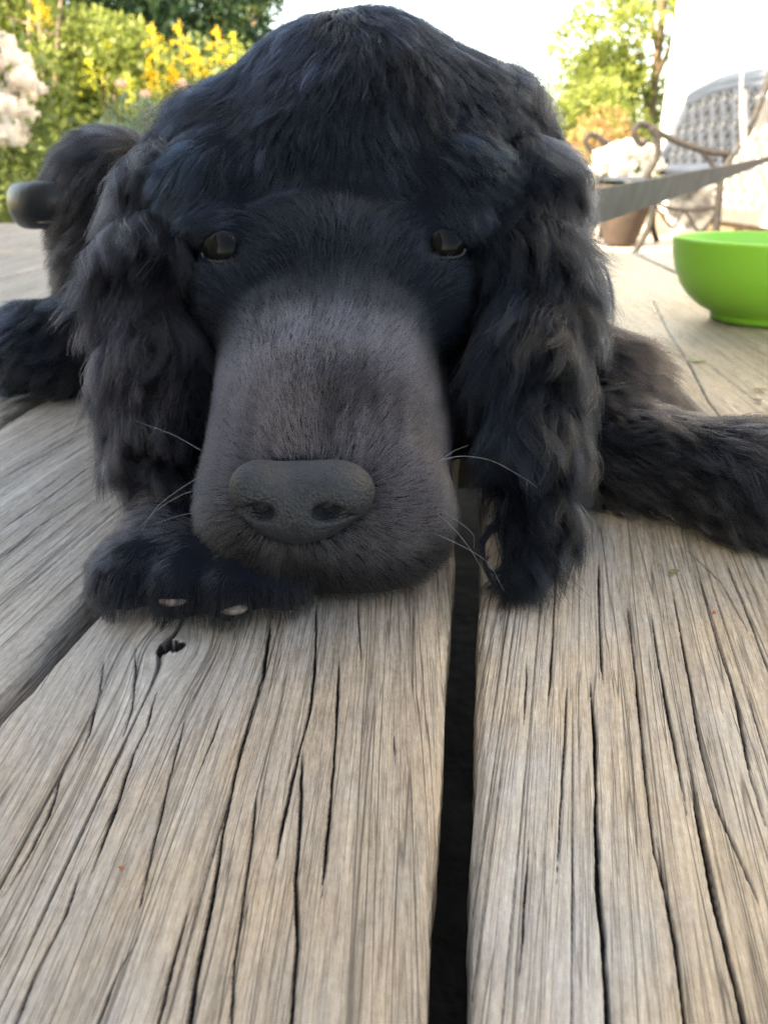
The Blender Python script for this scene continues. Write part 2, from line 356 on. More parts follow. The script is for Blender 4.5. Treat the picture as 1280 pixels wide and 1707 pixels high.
def nets(F, o, h):
    nx, ny, nz = F.shape; I = F < 0
    corners = [(i, j, k) for i in (0, 1) for j in (0, 1) for k in (0, 1)]
    cs = lambda A, c: A[c[0]:nx-1+c[0], c[1]:ny-1+c[1], c[2]:nz-1+c[2]]
    tot = sum(cs(I, c).astype(np.int8) for c in corners); act = (tot > 0) & (tot < 8)
    ci = np.argwhere(act); acc = np.zeros((len(ci), 3)); cnt = np.zeros(len(ci))
    for c in corners:
        for ax in range(3):
            if c[ax]: continue
            c2 = list(c); c2[ax] = 1
            a = F[ci[:, 0]+c[0], ci[:, 1]+c[1], ci[:, 2]+c[2]]; b = F[ci[:, 0]+c2[0], ci[:, 1]+c2[1], ci[:, 2]+c2[2]]
            m = (a < 0) != (b < 0); t = np.where(m, a/(a-b+1e-20), 0)
            q = np.array(c, float)+np.zeros((len(ci), 3)); q[:, ax] += t
            acc += q*m[:, None]; cnt += m
    V = (ci+acc/cnt[:, None])*h+np.array(o)
    idm = -np.ones(act.shape, np.int64); idm[act] = np.arange(len(ci)); Q = []
    for ax in range(3):
        sl = [slice(None)]*3; s2 = [slice(None)]*3; sl[ax] = slice(0, -1); s2[ax] = slice(1, None)
        a = I[tuple(sl)]; b = I[tuple(s2)]; e = np.argwhere(a != b)
        u, v = [(1, 2), (2, 0), (0, 1)][ax]
        ok = (e[:, u] > 0) & (e[:, v] > 0) & (e[:, u] < F.shape[u]-1) & (e[:, v] < F.shape[v]-1); e = e[ok]
        g = lambda du, dv: idm[tuple((e+np.eye(3, dtype=int)[u]*du+np.eye(3, dtype=int)[v]*dv).T)]
        q = np.stack([g(-1, -1), g(0, -1), g(0, 0), g(-1, 0)], -1)
        fl = a[tuple(e.T)]; q[~fl] = q[~fl][:, ::-1]; Q.append(q)
    return V, np.concatenate(Q)
def sdf_mesh(prims, lo, hi, h, k, cuts=(), floor=None, post=None, second=()):
    ax = [np.arange(lo[i], hi[i]+h, h) for i in range(3)]
    X, Y, Z = np.meshgrid(*ax, indexing='ij', sparse=True)
    F = None
    for p in prims:
        d = dist(p, X, Y, Z); F = d if F is None else smin(F, d, k)
    if second:
        F2 = None
        for p in second:
            d = dist(p, X, Y, Z); F2 = d if F2 is None else smin(F2, d, .005)
        F = smin(F, F2, .0025)
    for p, kk in cuts: F = smax(F, -dist(p, X, Y, Z), kk)
    if floor is not None: F = smax(F, (floor-Z)+0*F, .004)
    if post: F = post(F, X, Y, Z)
    return nets(F.astype(np.float64), lo, h)
# ------------------------------------------------------------ fur
def furmat(name, tint, rough=.34, coat=0.):
    m = bpy.data.materials.new(name); m.use_nodes = True; t = m.node_tree; t.nodes.clear()
    h = t.nodes.new('ShaderNodeBsdfHairPrincipled'); h.parametrization = 'COLOR'
    at = t.nodes.new('ShaderNodeAttribute'); at.attribute_name = 'tint'
    t.links.new(at.outputs['Color'], h.inputs['Color'])
    h.inputs['Roughness'].default_value = rough; h.inputs['Radial Roughness'].default_value = .5
    h.inputs['Random Roughness'].default_value = .3; io = t.nodes.new('ShaderNodeAttribute'); io.attribute_name = 'gloss'; t.links.new(io.outputs['Fac'], h.inputs['IOR'])
    o = t.nodes.new('ShaderNodeOutputMaterial'); t.links.new(h.outputs[0], o.inputs[0]); return m
FUR = furmat('black_fur', None)
def nrm(v): return v/(np.linalg.norm(v, axis=-1, keepdims=True)+1e-12)
class Zone:   # how the coat lies around one body primitive
    def __init__(s, prim, L, d, lift=.3, bend=.5, wave=.12, clump=.5, tint=(.012, .012, .016), grp=0):
        s.grp = grp
        s.prim, s.L, s.d, s.lift, s.bend, s.wave, s.clump, s.tint = prim, L, d, lift, bend, wave, clump, tint
def grow(name, V, F, zones, N, parent, K=8, rs=.00024, sig=.007, keep=None, wfun=None, gfrac=.03, seed=1, zmin=.0012, coat=None):
    r = np.random.default_rng(seed)
    A, B, C, D = (V[F[:, i]] for i in range(4))
    nn = np.cross(C-A, D-B); ar = np.linalg.norm(nn, axis=1); nF = nn/(ar[:, None]+1e-15)
    VN = np.zeros_like(V)
    for i in range(4): np.add.at(VN, F[:, i], nn)
    VN = nrm(VN)
    cen = (A+B+C+D)/4; cam0 = np.array((0, 0, H)); dv = cen-cam0; dd = np.linalg.norm(dv, axis=1)
    face = -(nF*dv).sum(1)/dd
    wt = ar/dd**1.7*np.clip((face+.55)/.5, .0, 1)
    if wfun is not None: wt = wt*wfun(cen)
    wt[(cen[:, 2] < .006) & (nF[:, 2] < -.3)] = 0
    pick = r.choice(len(F), N, p=wt/wt.sum()); a = r.random((N, 1)); b = r.random((N, 1))
    lerp = lambda Q: (Q[F[pick, 0]]*(1-a)+Q[F[pick, 1]]*a)*(1-b)+(Q[F[pick, 3]]*(1-a)+Q[F[pick, 2]]*a)*b
    p = lerp(V); n = nrm(lerp(VN))
    W = []
    for z in zones: W.append(dist(z.prim, p[:, 0], p[:, 1], p[:, 2]))
    W = np.array(W); W = np.exp(-(W-W.min(0))/sig); W /= W.sum(0)
    d = np.zeros((N, 3)); L = np.zeros(N); li = np.zeros(N); be = np.zeros(N); wa = np.zeros(N); cl = np.zeros(N); ti = np.zeros((N, 3))
    for q, z in zip(W, zones):
        dz = z.d(p) if callable(z.d) else np.array(z.d, float)
        d += q[:, None]*nrm(dz); L += q*z.L; li += q*z.lift; be += q*z.bend; wa += q*z.wave; cl += q*z.clump; ti += q[:, None]*np.array(z.tint)
    if keep is not None:
        kf = keep(p); L = L*kf
    # slow variation of the lie of the coat
    def field(p, s, f):
        return np.stack([np.sin(p[:, (i+1) % 3]*f*1.3+s+i*2.1+1.7*np.sin(p[:, (i+2) % 3]*f*.8+s*1.7)) for i in range(3)], -1)
    d = nrm(nrm(d)+.22*field(p, seed, 70)+.12*field(p, seed+3, 190))
    G0 = max(8, int(N*gfrac)); gi = r.choice(N, G0, replace=False)
    kd = kdtree.KDTree(G0)
    for i, j in enumerate(gi): kd.insert(p[j].tolist(), i)
    kd.balance(); near = np.array([kd.find(q)[1] for q in p.tolist()]); g = gi[near]
    rl = r.uniform(.65, 1.12, N); L = L*rl
    dt = nrm(d-n*(d*n).sum(1, keepdims=True)*.9)
    cur = nrm(dt*(1-li[:, None])+n*li[:, None]+r.normal(0, .09, (N, 3)))
    tgt = nrm(d*.75+dt*.25+np.array((0, 0, -.15))+r.normal(0, .08, (N, 3)))
    Q = np.zeros((N, K, 3)); Q[:, 0] = p-n*.0006
    ph = r.uniform(0, 6.28, N)[g]; side = nrm(np.cross(dt, n))
    for k in range(1, K):
        t = k/(K-1); dr = nrm(cur*(1-be[:, None]*t)+tgt*be[:, None]*t)
        Q[:, k] = Q[:, k-1]+dr*(L/(K-1))[:, None]
    for k in range(1, K):
        t = k/(K-1); am = wa*L*t*.35
        Q[:, k] += side*(am*np.sin(ph+t*5.2))[:, None]+n*(am*.3*np.cos(ph*1.7+t*6.2))[:, None]
    Qg = Q[g]
    for k in range(1, K):
        t = k/(K-1); Q[:, k] += (Qg[:, k]-Q[:, k])*(cl*t**1.1)[:, None]*.9
    Q[:, :, 2] = np.maximum(Q[:, :, 2], zmin*(1+r.random((N, 1))))
    dist0 = np.linalg.norm(p-cam0, axis=1)
    rad = (rs*dist0)[:, None]*(1-.8*(np.arange(K)/(K-1))**1.5)[None]
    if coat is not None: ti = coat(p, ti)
    rad = rad*(1-.25*(L < .0075))[:, None]
    ti = ti*np.exp(r.normal(0, .25, (N, 1))*np.where(L < .0075, .6, 1)[:, None]+.85*(cl*sm(.006, .014, L))[:, None]*(r.normal(0, 1, N)[g][:, None]-.25))  # tint varied per lock to paint highlights onto the long fur
    ok = L > .0008
    return curves(name, Q[ok], rad[ok], parent, FUR, ti[ok])
def curves(name, Q, rad, parent, mat, tint=None):
    N, K = Q.shape[:2]
    hc = bpy.data.hair_curves.new(name); hc.add_curves([K]*N)
    hc.attributes['position'].data.foreach_set('vector', Q.astype(np.float32).ravel())
    ra = hc.attributes.get('radius') or hc.attributes.new('radius', 'FLOAT', 'POINT')
    ra.data.foreach_set('value', rad.astype(np.float32).ravel())
    if tint is not None:
        c = np.ones((N, 4), np.float32); c[:, :3] = tint
        hc.attributes.new('tint', 'FLOAT_COLOR', 'CURVE').data.foreach_set('color', c.ravel())
        lum = np.asarray(tint).mean(1); hc.attributes.new('gloss', 'FLOAT', 'CURVE').data.foreach_set('value', np.clip(1.28+.23*sm(.007, .022, lum)+np.random.default_rng(N).normal(0, .055, N), 1.2, 1.6).astype(np.float32))
    hc.materials.append(mat); o = bpy.data.objects.new(name, hc); link(o, parent)
    q = parent; off = Vector((0, 0, 0))
    while q is not None: off += q.location; q = q.parent
    o.location = -off
    return o
# ------------------------------------------------------------ the dog
dog = empty('dog', (0, 0, 0), label='black long eared spaniel puppy lying flat on the deck with its chin on one paw', cat='dog')
BLK = (.0040, .0054, .0086); BRN = (.015, .0105, .0100); GRY = (.0205, .0200, .0260); NAV = (.0036, .0068, .0120)  # NAV's blue stands in for lens haze, GRY for light on the muzzle
NOSE = np.array((-.0228, .193, .0372))
back = lambda p: nrm(p-(NOSE+np.array((0, -.010, .0))))     # away from the nose
def brow(sx): return lambda p: np.stack([sx*(.35+np.clip(np.abs(p[:, 0]+.016)*9, 0, .9)), -.15+0*p[:, 0], -.9+0*p[:, 0]], -1)
def crown(p):
    x = p[:, 0]+.012
    return np.stack([np.clip(x*16, -1.1, 1.1)+.25*np.sin(x*120+p[:, 2]*40), -.55+0*x, -.62+0*x], -1)
Z = Zone
zb = [
 # head
 Z(ell((-.012, .398, .118), (.068, .064, .068)), .021, crown, .22, .7, .22, .5, BLK),
 Z(ell(P(396, 258, .350), (.029, .036, .030)), .017, brow(-1), .22, .6, .22, .5, BLK),
 Z(ell(P(758, 235, .350), (.033, .036, .033)), .017, brow(1), .22, .6, .22, .5, BLK),
 Z(ell(P(348, 318, .318), (.019, .022, .020)), .022, (-.6, -.15, -.85), .17, .7, .2, .5, BLK),
 Z(ell(P(770, 312, .318), (.021, .022, .020)), .022, (.6, -.15, -.85), .17, .7, .2, .5, BLK),
 Z(ell(P(368, 378, .303), (.014, .010, .0075)), .011, (-.4, -.3, -.9), .22, .6, .1, .45, NAV),
 Z(ell(P(745, 372, .303), (.015, .010, .0075)), .011, (.4, -.3, -.9), .22, .6, .1, .45, NAV),
 Z(ell(P(560, 335, .342), (.045, .042, .040)), .011, lambda p: np.stack([np.clip((p[:, 0]+.018)*8, -.6, .6), -.25+0*p[:, 0], -.9+0*p[:, 0]], -1), .2, .5, .12, .4, NAV),
 Z(ell(P(556, 448, .314), (.037, .034, .028)), .0075, lambda p: np.stack([np.clip((p[:, 0]+.018)*6, -.5, .5), .55+0*p[:, 0], .65+0*p[:, 0]], -1), .3, .4, .08, .3, NAV),
 Z(cap((-.0215, .214, .0290), (-.020, .290, .060), .0235, .023), .0050, back, .27, .3, .04, .10, GRY),
 Z(cap((-.0345, .224, .0340), (-.0395, .288, .0600), .0175, .0205), .0050, back, .27, .3, .04, .10, GRY),
 Z(cap((-.008, .224, .0340), (-.0025, .288, .0600), .0175, .0205), .0050, back, .27, .3, .04, .10, GRY),
 Z(cap((-.0320, .217, .0250), (-.038, .285, .036), .0195, .022), .0050, back, .27, .3, .04, .10, GRY),
 Z(cap((-.0040, .219, .0250), (.002, .285, .036), .0215, .023), .0054, back, .36, .3, .04, .15, (.036, .028, .027)),
 Z(ell((-.0325, .2135, .0215), (.0165, .0135, .0165)), .0050, lambda p: nrm(p-NOSE), .3, .3, .05, .15, (.022, .019, .020)),
 Z(ell((-.0020, .2140, .0200), (.0200, .0135, .0170)), .0052, lambda p: nrm(p-NOSE), .3, .3, .05, .15, (.024, .020, .020)),
 Z(ell((-.020, .226, .0190), (.022, .018, .0135)), .0050, lambda p: nrm(p-NOSE), .3, .3, .05, .15, (.020, .018, .020)),
 Z(ell(P(385, 505, .305), (.015, .020, .022)), .006, (-.5, .7, .1), .25, .4, .05, .3, BLK),
 Z(ell(P(728, 505, .305), (.017, .020, .022)), .006, (.5, .7, .1), .25, .4, .05, .3, BLK),
 Z(ell((-.018, .340, .062), (.047, .050, .048)), .014, (0, .5, -.8), .3, .5, .1, .4, BLK),
 Z(cap((-.020, .40, .085), (-.060, .56, .080), .062, .060), .025, (0, .3, -.9), .3, .5, .2, .5, BLK),
 # trunk
 Z(ell((-.075, .60, .066), (.116, .16, .060), .15), .026, (-.55, .5, -.6), .25, .5, .15, .5, (.0065, .0058, .0062)),
 Z(ell((-.030, .82, .070), (.100, .14, .064), .1), .018, (-.3, .8, -.4), .25, .5, .15, .5, BLK),
 Z(ell(P(205, 330, .475), (.038, .050, .038)), .024, (-.7, -.1, -.7), .22, .5, .15, .5, (.006, .0055, .006)),
 Z(ell(P(192, 455, .475), (.027, .050, .048)), .020, (-.6, -.1, -.8), .2, .5, .2, .5, (.006, .0055, .006)),
 # far left limb lying on the boards
 Z(ell((-.190, .455, .028), (.038, .036, .026), .3), .022, (-.6, -.55, -.55), .3, .6, .2, .6, BLK),
 Z(cap((-.155, .49, .030), (-.14, .58, .05), .032, .045), .016, (-.6, -.2, -.7), .25, .5, .15, .5, BRN),
 # left forepaw folded under the chin
 Z(ell((-0.0560, .212, .0110), (.033, .018, .0105)), .009, (-.3, -.6, -.75), .3, .6, .15, .5, BLK, 1),
 Z(cap((-.072, .222, .0110), (-.078, .320, .018), .0105, .014), .013, (-.65, -.3, -.65), .32, .6, .2, .6, BRN, 1),
 Z(ell((-0.0750, .1985, .0115), (.0098, .0105, .0092)), .007, (-.25, -.7, -.7), .3, .6, .1, .6, BLK, 1),
 Z(ell((-0.0585, .1940, .0110), (.0083, .0105, .0090)), .006, (.0, -.7, -.7), .3, .6, .1, .6, BLK, 1),
 Z(ell((-0.0440, .1935, .0105), (.0083, .0105, .0088)), .006, (.0, -.7, -.7), .3, .6, .1, .6, BLK, 1),
 Z(ell((-0.0290, .1985, .0100), (.0090, .0100, .0080)), .006, (.3, -.7, -.6), .3, .6, .1, .6, BLK, 1),
 # right foreleg stretched out to the side
 Z(cap((.030, .370, .050), (.088, .322, .034), .034, .026), .024, (.6, -.3, -.6), .25, .5, .25, .5, (.0065, .0055, .0058)),
 Z(cap((.080, .292, .0225), (.130, .256, .0200), .0195, .0175), .020, lambda p: np.stack([.65+0*p[:, 0], -.5+0*p[:, 0], -.45+.6*np.sin(p[:, 0]*70+p[:, 2]*60)], -1), .28, .75, .42, .6, (.0095, .0098, .0120)),
 Z(cap((.130, .256, .0200), (.180, .246, .0180), .0175, .0165), .019, (.85, -.25, -.35), .28, .7, .4, .6, (.0095, .0098, .0120)),
 Z(ell((.196, .242, .0170), (.028, .021, .0150)), .010, (.9, -.3, -.2), .3, .6, .2, .6, BLK),
 # chest apron under the head
 Z(ell((-.01, .345, .030), (.085, .040, .028)), .016, (0, -.3, -.9), .25, .5, .2, .5, BLK),
]
def sdf_at(p):
    f = None
    for z in zb:
        d = dist(z.prim, p[0], p[1], p[2]); f = d if f is None else smin(f, d, .014)
    return float(f)
def trace(x, y, z0=.2):
    z = z0
    for _ in range(80):
        z += max(.0002, sdf_at(P(x, y, z))*.9)
        if sdf_at(P(x, y, z)) < .0004: break
    return z
EYES = []
cuts = []
for ex, ey in ((373, 420), (742, 414)):
    z = trace(ex, ey); c = P(ex, ey, z); EYES.append(P(ex, ey, z+.0102))
    cuts.append((ell(c, (.0082, .0085, .0053)), .0025))
bodyV, bodyF = sdf_mesh([z.prim for z in zb if not z.grp], (-.30, .17, -.012), (.26, 1.00, .215), .0022, .014, cuts, .0015, second=[z.prim for z in zb if z.grp])
skin = noisemat('dark_skin', (.003, .004, .007), (.005, .006, .010), 60, .9, spec=.05)
body = mesh('body', bodyV, bodyF, skin, dog)
def nearnose(p):   # bare around nose leather and eyes
    k = np.ones(len(p))
    q = np.sqrt(((p[:, 0]-NOSE[0])/.0168)**2+((p[:, 1]-NOSE[1])/.020)**2+((p[:, 2]-NOSE[2]-.001)/.0098)**2)
    k *= sm(.78, 1.02, q)
    for e in EYES:
        q = np.linalg.norm((p-e-np.array((0, -.007, 0)))/np.array((.0085, .014, .0050)), axis=1); k *= .25+.75*sm(.7, 1.25, q)
    return k
def coat(p, ti):
    x, y, z = p[:, 0], p[:, 1], p[:, 2]
    muz = (1-sm(.265, .290, y))*(np.abs(x+.019) < .05)*(z > .016)
    nv = np.array(NAV)
    ti = ti*1.0
    head = (y < .34) & (z > .035) & (np.abs(x+.019) < .07)
    st = .012*(vnoise(x*420, y*60, 5)-.5)+.010*(vnoise(x*130, y*40, 6)-.5)+.006*(vnoise(x*1400, y*90, 8)-.5)
    m = (sm(.246, .292, y+st)*head)[:, None]
    m2 = (sm(.236, .252, y)*(1-sm(.262, .276, y))*(z > .05)*(.6+.8*vnoise(x*260, y*70, 9)))[:, None]; ti = ti*(1+.75*m2)  # painted sheen: upper bridge tinted lighter
    ti = ti*(1-.85*m)+nv*.85*m           # black forehead above the muzzle, whose grey is sheen put into the tint
    c = (np.exp(-((x+.012)/.019)**2-((y-.224)/.020)**2)*(z > .035)*(.7+.6*vnoise(x*300, y*120, 12)))[:, None]; ti = ti*(1-.62*np.clip(c, 0, 1))  # muzzle centre tinted darker where the sheen drops off
    lowp = ((1-sm(.018, .034, z+.006*vnoise(x*200, y*200, 13)))*(y < .27)*(np.abs(x+.019) < .045))[:, None]; ti = ti*(1-.6*lowp)  # shade below the nose and around the mouth put into the tint
    streak = .75+.5*vnoise(x*500, z*120, 14); ti = ti*np.where(muz > 0, streak, 1)[:, None]
    return ti
headw = lambda c: np.where((c[:, 1] < .29) & (c[:, 0] < .03) & (c[:, 0] > -.065) & (c[:, 2] > .02), 2.3, 1.0)
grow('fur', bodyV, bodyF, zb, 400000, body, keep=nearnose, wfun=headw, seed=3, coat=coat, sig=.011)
# ears
def ear(pts, zoff, tintf, seed, outx):
    P3 = [P(*q[:3]) for q in pts]
    pr = [cap(P3[i], P3[i+1], pts[i][3], pts[i+1][3], 2.0) for i in range(len(pts)-1)]
    P3 = np.array(P3); lo = P3.min(0)-.04; hi = P3.max(0)+.04; lo[2] = max(lo[2], -.01)
    V, F = sdf_mesh(pr, lo, hi, .002, .0015, (), .0015)
    e = mesh('ear', V, F, skin, dog)
    zs = []
    for i, p in enumerate(pr):
        d = nrm(P3[i+1]-P3[i])
        t = i/(len(pr)-1)
        zs.append(Zone(p, .042+.008*math.sin(3.0*t)-.016*t, (lambda d, c, g_: lambda q: d*.9+np.stack([g_*np.clip((q[:, 0]-c)*30, -1, 1), 0*q[:, 0]-.10, 0*q[:, 0]], -1))(d, (P3[i][0]+P3[i+1][0])/2, .38-.75*t), .06, .8, .32, .62, tintf))
    grow('fur', V, F, zs, 60000, e, K=12, seed=seed, gfrac=.016, sig=.01)
    return e
eR = ear([(840, 180, .352, .018), (875, 300, .330, .019), (884, 440, .308, .0195), (892, 600, .283, .018), (900, 740, .261, .0155), (900, 830, .250, .0120), (880, 890, .242, .0075)], 0, BLK, 11, 1)
eL = ear([(345, 200, .356, .015), (294, 310, .338, .020), (262, 440, .320, .022), (252, 600, .296, .018), (254, 720, .277, .014), (268, 800, .266, .009)], 0, (.0065, .006, .008), 12, -1)
# loose locks and stray hairs at the edges of the coat
def locks(L_, parent, seed=5):
    r = np.random.default_rng(seed); Q = []; Rr = []; K = 14
    for pts, z0_, z1_, n_, sp in L_:
        c = spline([P(x, y, z0_+(z1_-z0_)*i/(len(pts)-1)) for i, (x, y) in enumerate(pts)], 8)
        ii = np.linspace(0, len(c)-1, K); c = np.stack([np.interp(ii, np.arange(len(c)), c[:, k]) for k in range(3)], -1)
        t = np.linspace(0, 1, K)[:, None]
        for _ in range(n_):
            o1 = r.normal(0, sp, 3); o2 = r.normal(0, sp*1.6, 3); cut = r.uniform(.75, 1)
            kk = np.linspace(0, (K-1)*cut, K); cc = np.stack([np.interp(kk, np.arange(K), c[:, k]) for k in range(3)], -1)
            q = cc+o1*(1-t)+o2*t*(.25 if n_ > 25 else 1)
            Q.append(q); Rr.append(.00006*(1-.75*t[:, 0]))
    Q = np.array(Q); Q[:, :, 2] = np.maximum(Q[:, :, 2], .0012)
    return curves('stray_fur', Q, np.array(Rr), parent, FUR, np.tile(np.array([BLK]), (len(Q), 1)))
locks([([(846,770),(828,770),(812,780),(806,800),(812,812)], .252, .248, 40, .0006), ([(850,822),(830,826),(803,829)], .247, .245, 40, .0005), ([(835,880),(815,880),(800,883)], .243, .242, 25, .0005),
  ([(835,870),(812,890),(803,912),(812,955),(830,980),(850,984)], .243, .233, 90, .0009), ([(842,945),(825,955),(810,945),(812,930),(820,925)], .236, .234, 45, .0005),
  ([(880,900),(895,940),(870,968),(850,984)], .240, .233, 160, .0022), ([(860,880),(845,930),(850,980)], .240, .233, 160, .0022),
  ([(975,395),(995,400),(1022,412)], .31, .305, 40, .0015), ([(960,440),(1000,440),(1018,480),(1022,548)], .30, .29, 60, .0008), ([(965,540),(995,552),(1030,560)], .29, .285, 30, .0008),
  ([(985,590),(1005,560),(1018,545)], .29, .285, 25, .001), ([(965,480),(990,470),(1050,482)], .3, .295, 6, .0008), ([(960,500),(1000,520),(1012,570),(1006,610)], .295, .285, 30, .0009),
  ([(840,120),(865,112),(880,118)], .35, .345, 60, .003), ([(850,145),(885,148),(912,158)], .35, .345, 90, .003), ([(860,170),(890,165),(905,152)], .35, .345, 50, .003),
  ([(300,200),(282,180),(276,172)], .36, .355, 60, .003), ([(320,165),(296,150),(290,135)], .36, .355, 40, .003),
  ([(278,320),(270,360),(282,395),(315,414)], .31, .30, 6, .0006), ([(190,640),(165,660),(150,690),(158,705)], .28, .275, 60, .002), ([(190,700),(168,730),(160,760)], .275, .27, 60, .002),
  ([(190,760),(168,790),(165,830)], .27, .265, 60, .002), ([(230,850),(205,868),(215,880),(235,872)], .262, .26, 30, .001), ([(185,560),(160,580),(156,610)], .29, .285, 60, .002),
  ([(150,500),(110,505),(75,510),(60,525)], .43, .42, 120, .005)], dog)
# nose leather
leather = noisemat('nose_leather', (.005, .007, .011), (.014, .015, .019), 700, .56, 1.0, 1200, .42)
npx = [ell(NOSE+np.array((0, .0035, .0012)), (.0168, .012, .0098)), ell(NOSE+np.array((-.0112, -.0005, .0050)), (.0078, .0080, .0078)), ell(NOSE+np.array((.0105, -.0005, .0045)), (.0098, .0085, .0082)),
       ell(NOSE+np.array((-.001, -.0006, -.0030)), (.0115, .0078, .0070))]
nc = []
for sx in (-1, 1):
    nc.append((ell(NOSE+np.array((sx*.0090-.001, -.0085, .0012)), (.0040, .0070, .0026)), .0020))
    nc.append((cap(NOSE+np.array((sx*.0105-.001, -.0085, .0002)), NOSE+np.array((sx*.0165, -.003, .0008)), .0012, .0008), .002))
nc.append((cap(NOSE+np.array((-.001, -.0095, -.0035)), NOSE+np.array((-.001, -.0068, -.012)), .0010, .0013), .0015))
for n_ in leather.node_tree.nodes:
    if n_.type == 'BUMP': n_.inputs['Distance'].default_value = .0009
nV, nF = sdf_mesh(npx, NOSE-.024, NOSE+.024, .0007, .005, nc)
nose = mesh('nose', nV, nF, leather, dog)
# eyes and lids
em, et, eb = newmat('dark_eye'); eb.inputs['Base Color'].default_value = (.003, .003, .003, 1); eb.inputs['Roughness'].default_value = .12; eb.inputs['Specular IOR Level'].default_value = .085
lidm = noisemat('wet_lid_skin', (.004, .005, .008), (.010, .010, .013), 400, .5, .5, 900)
for i, e in enumerate(EYES):
    b = MB(); R = .0088; n = 20
    prof = [(R*math.sin(t), -R*math.cos(t)) for t in np.linspace(.02, math.pi-.02, n)]
    b.lathe(e, prof, 28); ey = b.build('eye', em, dog)
    # rims of the lids: closed loop hugging the eyeball
    f = nrm(np.array((0, -.93, .25))); rt = np.array((1., 0, 0)); up = np.array((0, .25, .93))
    lp = []
    for j in range(25):
        a = math.pi+math.pi*j/24; x = .80*math.cos(a); y = (.30 if math.sin(a) > 0 else .55)*math.sin(a)-.12*abs(math.cos(a))**2
        lp.append(e+R*1.02*(rt*x+up*y+f*math.sqrt(max(0, 1-x*x-y*y))))
    b = MB(); b.tube(lp, .0005, 6)
    b.build('eyelid', lidm, dog)
# whiskers
wm, _, wb = newmat('whisker'); wb.inputs['Base Color'].default_value = (.13, .13, .14, 1); wb.inputs['Roughness'].default_value = .35
wl = [([(340,790),(300,815),(262,845),(236,885)], .228), ([(340,812),(300,826),(262,850),(232,880)], .232), ([(340,850),(290,862),(245,878)], .233), ([(345,880),(310,888),(275,915)], .232),
      ([(345,905),(320,915),(298,940)], .232), ([(335,750),(290,725),(245,708),(225,700)], .236), ([(730,770),(755,752),(780,742)], .228), ([(730,768),(770,760),(820,768),(870,795),(895,812)], .228),
      ([(728,855),(760,885),(790,925),(815,975)], .222), ([(735,850),(765,870),(788,890),(790,915)], .224), ([(700,880),(750,900),(810,935),(840,985)], .221), ([(345,925),(325,945),(312,965)], .23)]
for pts, z in wl:
    q = spline([P(x, y, z+.004*math.sin(i)) for i, (x, y) in enumerate(pts)], 6)
    b = MB(); b.tube(q, np.linspace(.00009, .00003, len(q)), 5); b.build('whisker', wm, dog)
# toe pads
pad = noisemat('toe_pad', (.07, .052, .044), (.13, .095, .078), 500, .6, .8, 900)
for c, r in (((-.0585, .1858, .0118), (.0042, .0026, .0016)), ((-.0420, .1850, .0095), (.0042, .0026, .0016))):
    b = MB(); b.lathe((0, 0, 0), [(math.sin(t), -math.cos(t)) for t in np.linspace(.05, 3.09, 10)], 16)
    V = np.array(b.V)*np.array(r)+np.array(c); mesh('toe_pad', V, b.F, pad, dog)
# collar loop standing off the neck
colm = noisemat('black_leather', (.003, .005, .008), (.007, .009, .012), 60, .34, .25, 90, .18)
q = spline([P(*p) for p in ((250,338,.455),(190,340,.445),(120,342,.438),(70,342,.438),(42,343,.450),(40,340,.47),(75,336,.49),(140,333,.50),(230,330,.51))], 8)
b = MB(); b.tube(q, .0082, 20, 1.55); col = b.build('collar', colm, dog); tag(col, label='black leather collar loop bulging out beside the neck')
b = MB(); qq = q[6:50]; b.tube(qq+np.array((0, -.0058, -.0085)), .0006, 5); b.build('stitching', noisemat('thread', (.10, .09, .08), (.16, .14, .12), 50), col)
# ------------------------------------------------------------ leash
lea = empty('dog_leash', tuple(P(985, 350, .545)), label='flat dark grey webbing leash stretched from behind the dog to the house wall', cat='leash')
lm = noisemat('grey_webbing', (.05, .054, .06), (.085, .09, .095), 30, .7, .9, 500, .3)
a = P(985, 347, .545); bq = P(1280, 265, 2.1); dirv = (bq-a); n = 90; V = []; wdt = .0255
upv = nrm(np.cross(np.cross(dirv, (0, 0, 1.)), dirv))
for i in range(n):
    t = -.05+i/(n-1)*2.05; c = a+dirv*t*1.0; sag = -.002*math.sin(min(t, 1)*math.pi); c = c+np.array((0, 0, sag))
    th = .15+.35*min(t, 1); sidev = nrm(np.cross(dirv, upv)); u = upv*math.cos(th)+sidev*math.sin(th); w2 = wdt*(1 if t < .3 else 1-.25*min((t-.3)/.7, 1))
    nn_ = nrm(np.cross(u, dirv))*.0011
    for s1 in (-1, 1):
        for s2 in (-1, 1): V.append(c+u*w2/2*s1+nn_*s2)
F = []
for i in range(n-1):
    k = i*4; F += [(k, k+4, k+5, k+1), (k+2, k+3, k+7, k+6), (k, k+2, k+6, k+4), (k+1, k+5, k+7, k+3)]
F += [(0, 1, 3, 2), (4*n-4, 4*n-2, 4*n-1, 4*n-3)]
mesh('strap', np.array(V), F, lm, lea, False)
b = MB()
c0 = a+dirv*.012; u0 = upv
for s in (-1, 1):
    b.tube([c0+u0*.011*s*.98-nrm(dirv)*.002+np.array((0, -.0016, 0)), c0+u0*.0123*s+nrm(dirv)*.012+np.array((0, -.0016, 0))], .0006, 6)
b.tube([c0-u0*.0125+nrm(np.cross(upv, dirv))*.0018, c0+u0*.0125+nrm(np.cross(upv, dirv))*.0018], .0007, 6)
b.build('stitching', noisemat('grey_thread', (.2, .2, .22), (.3, .3, .32), 60), lea)
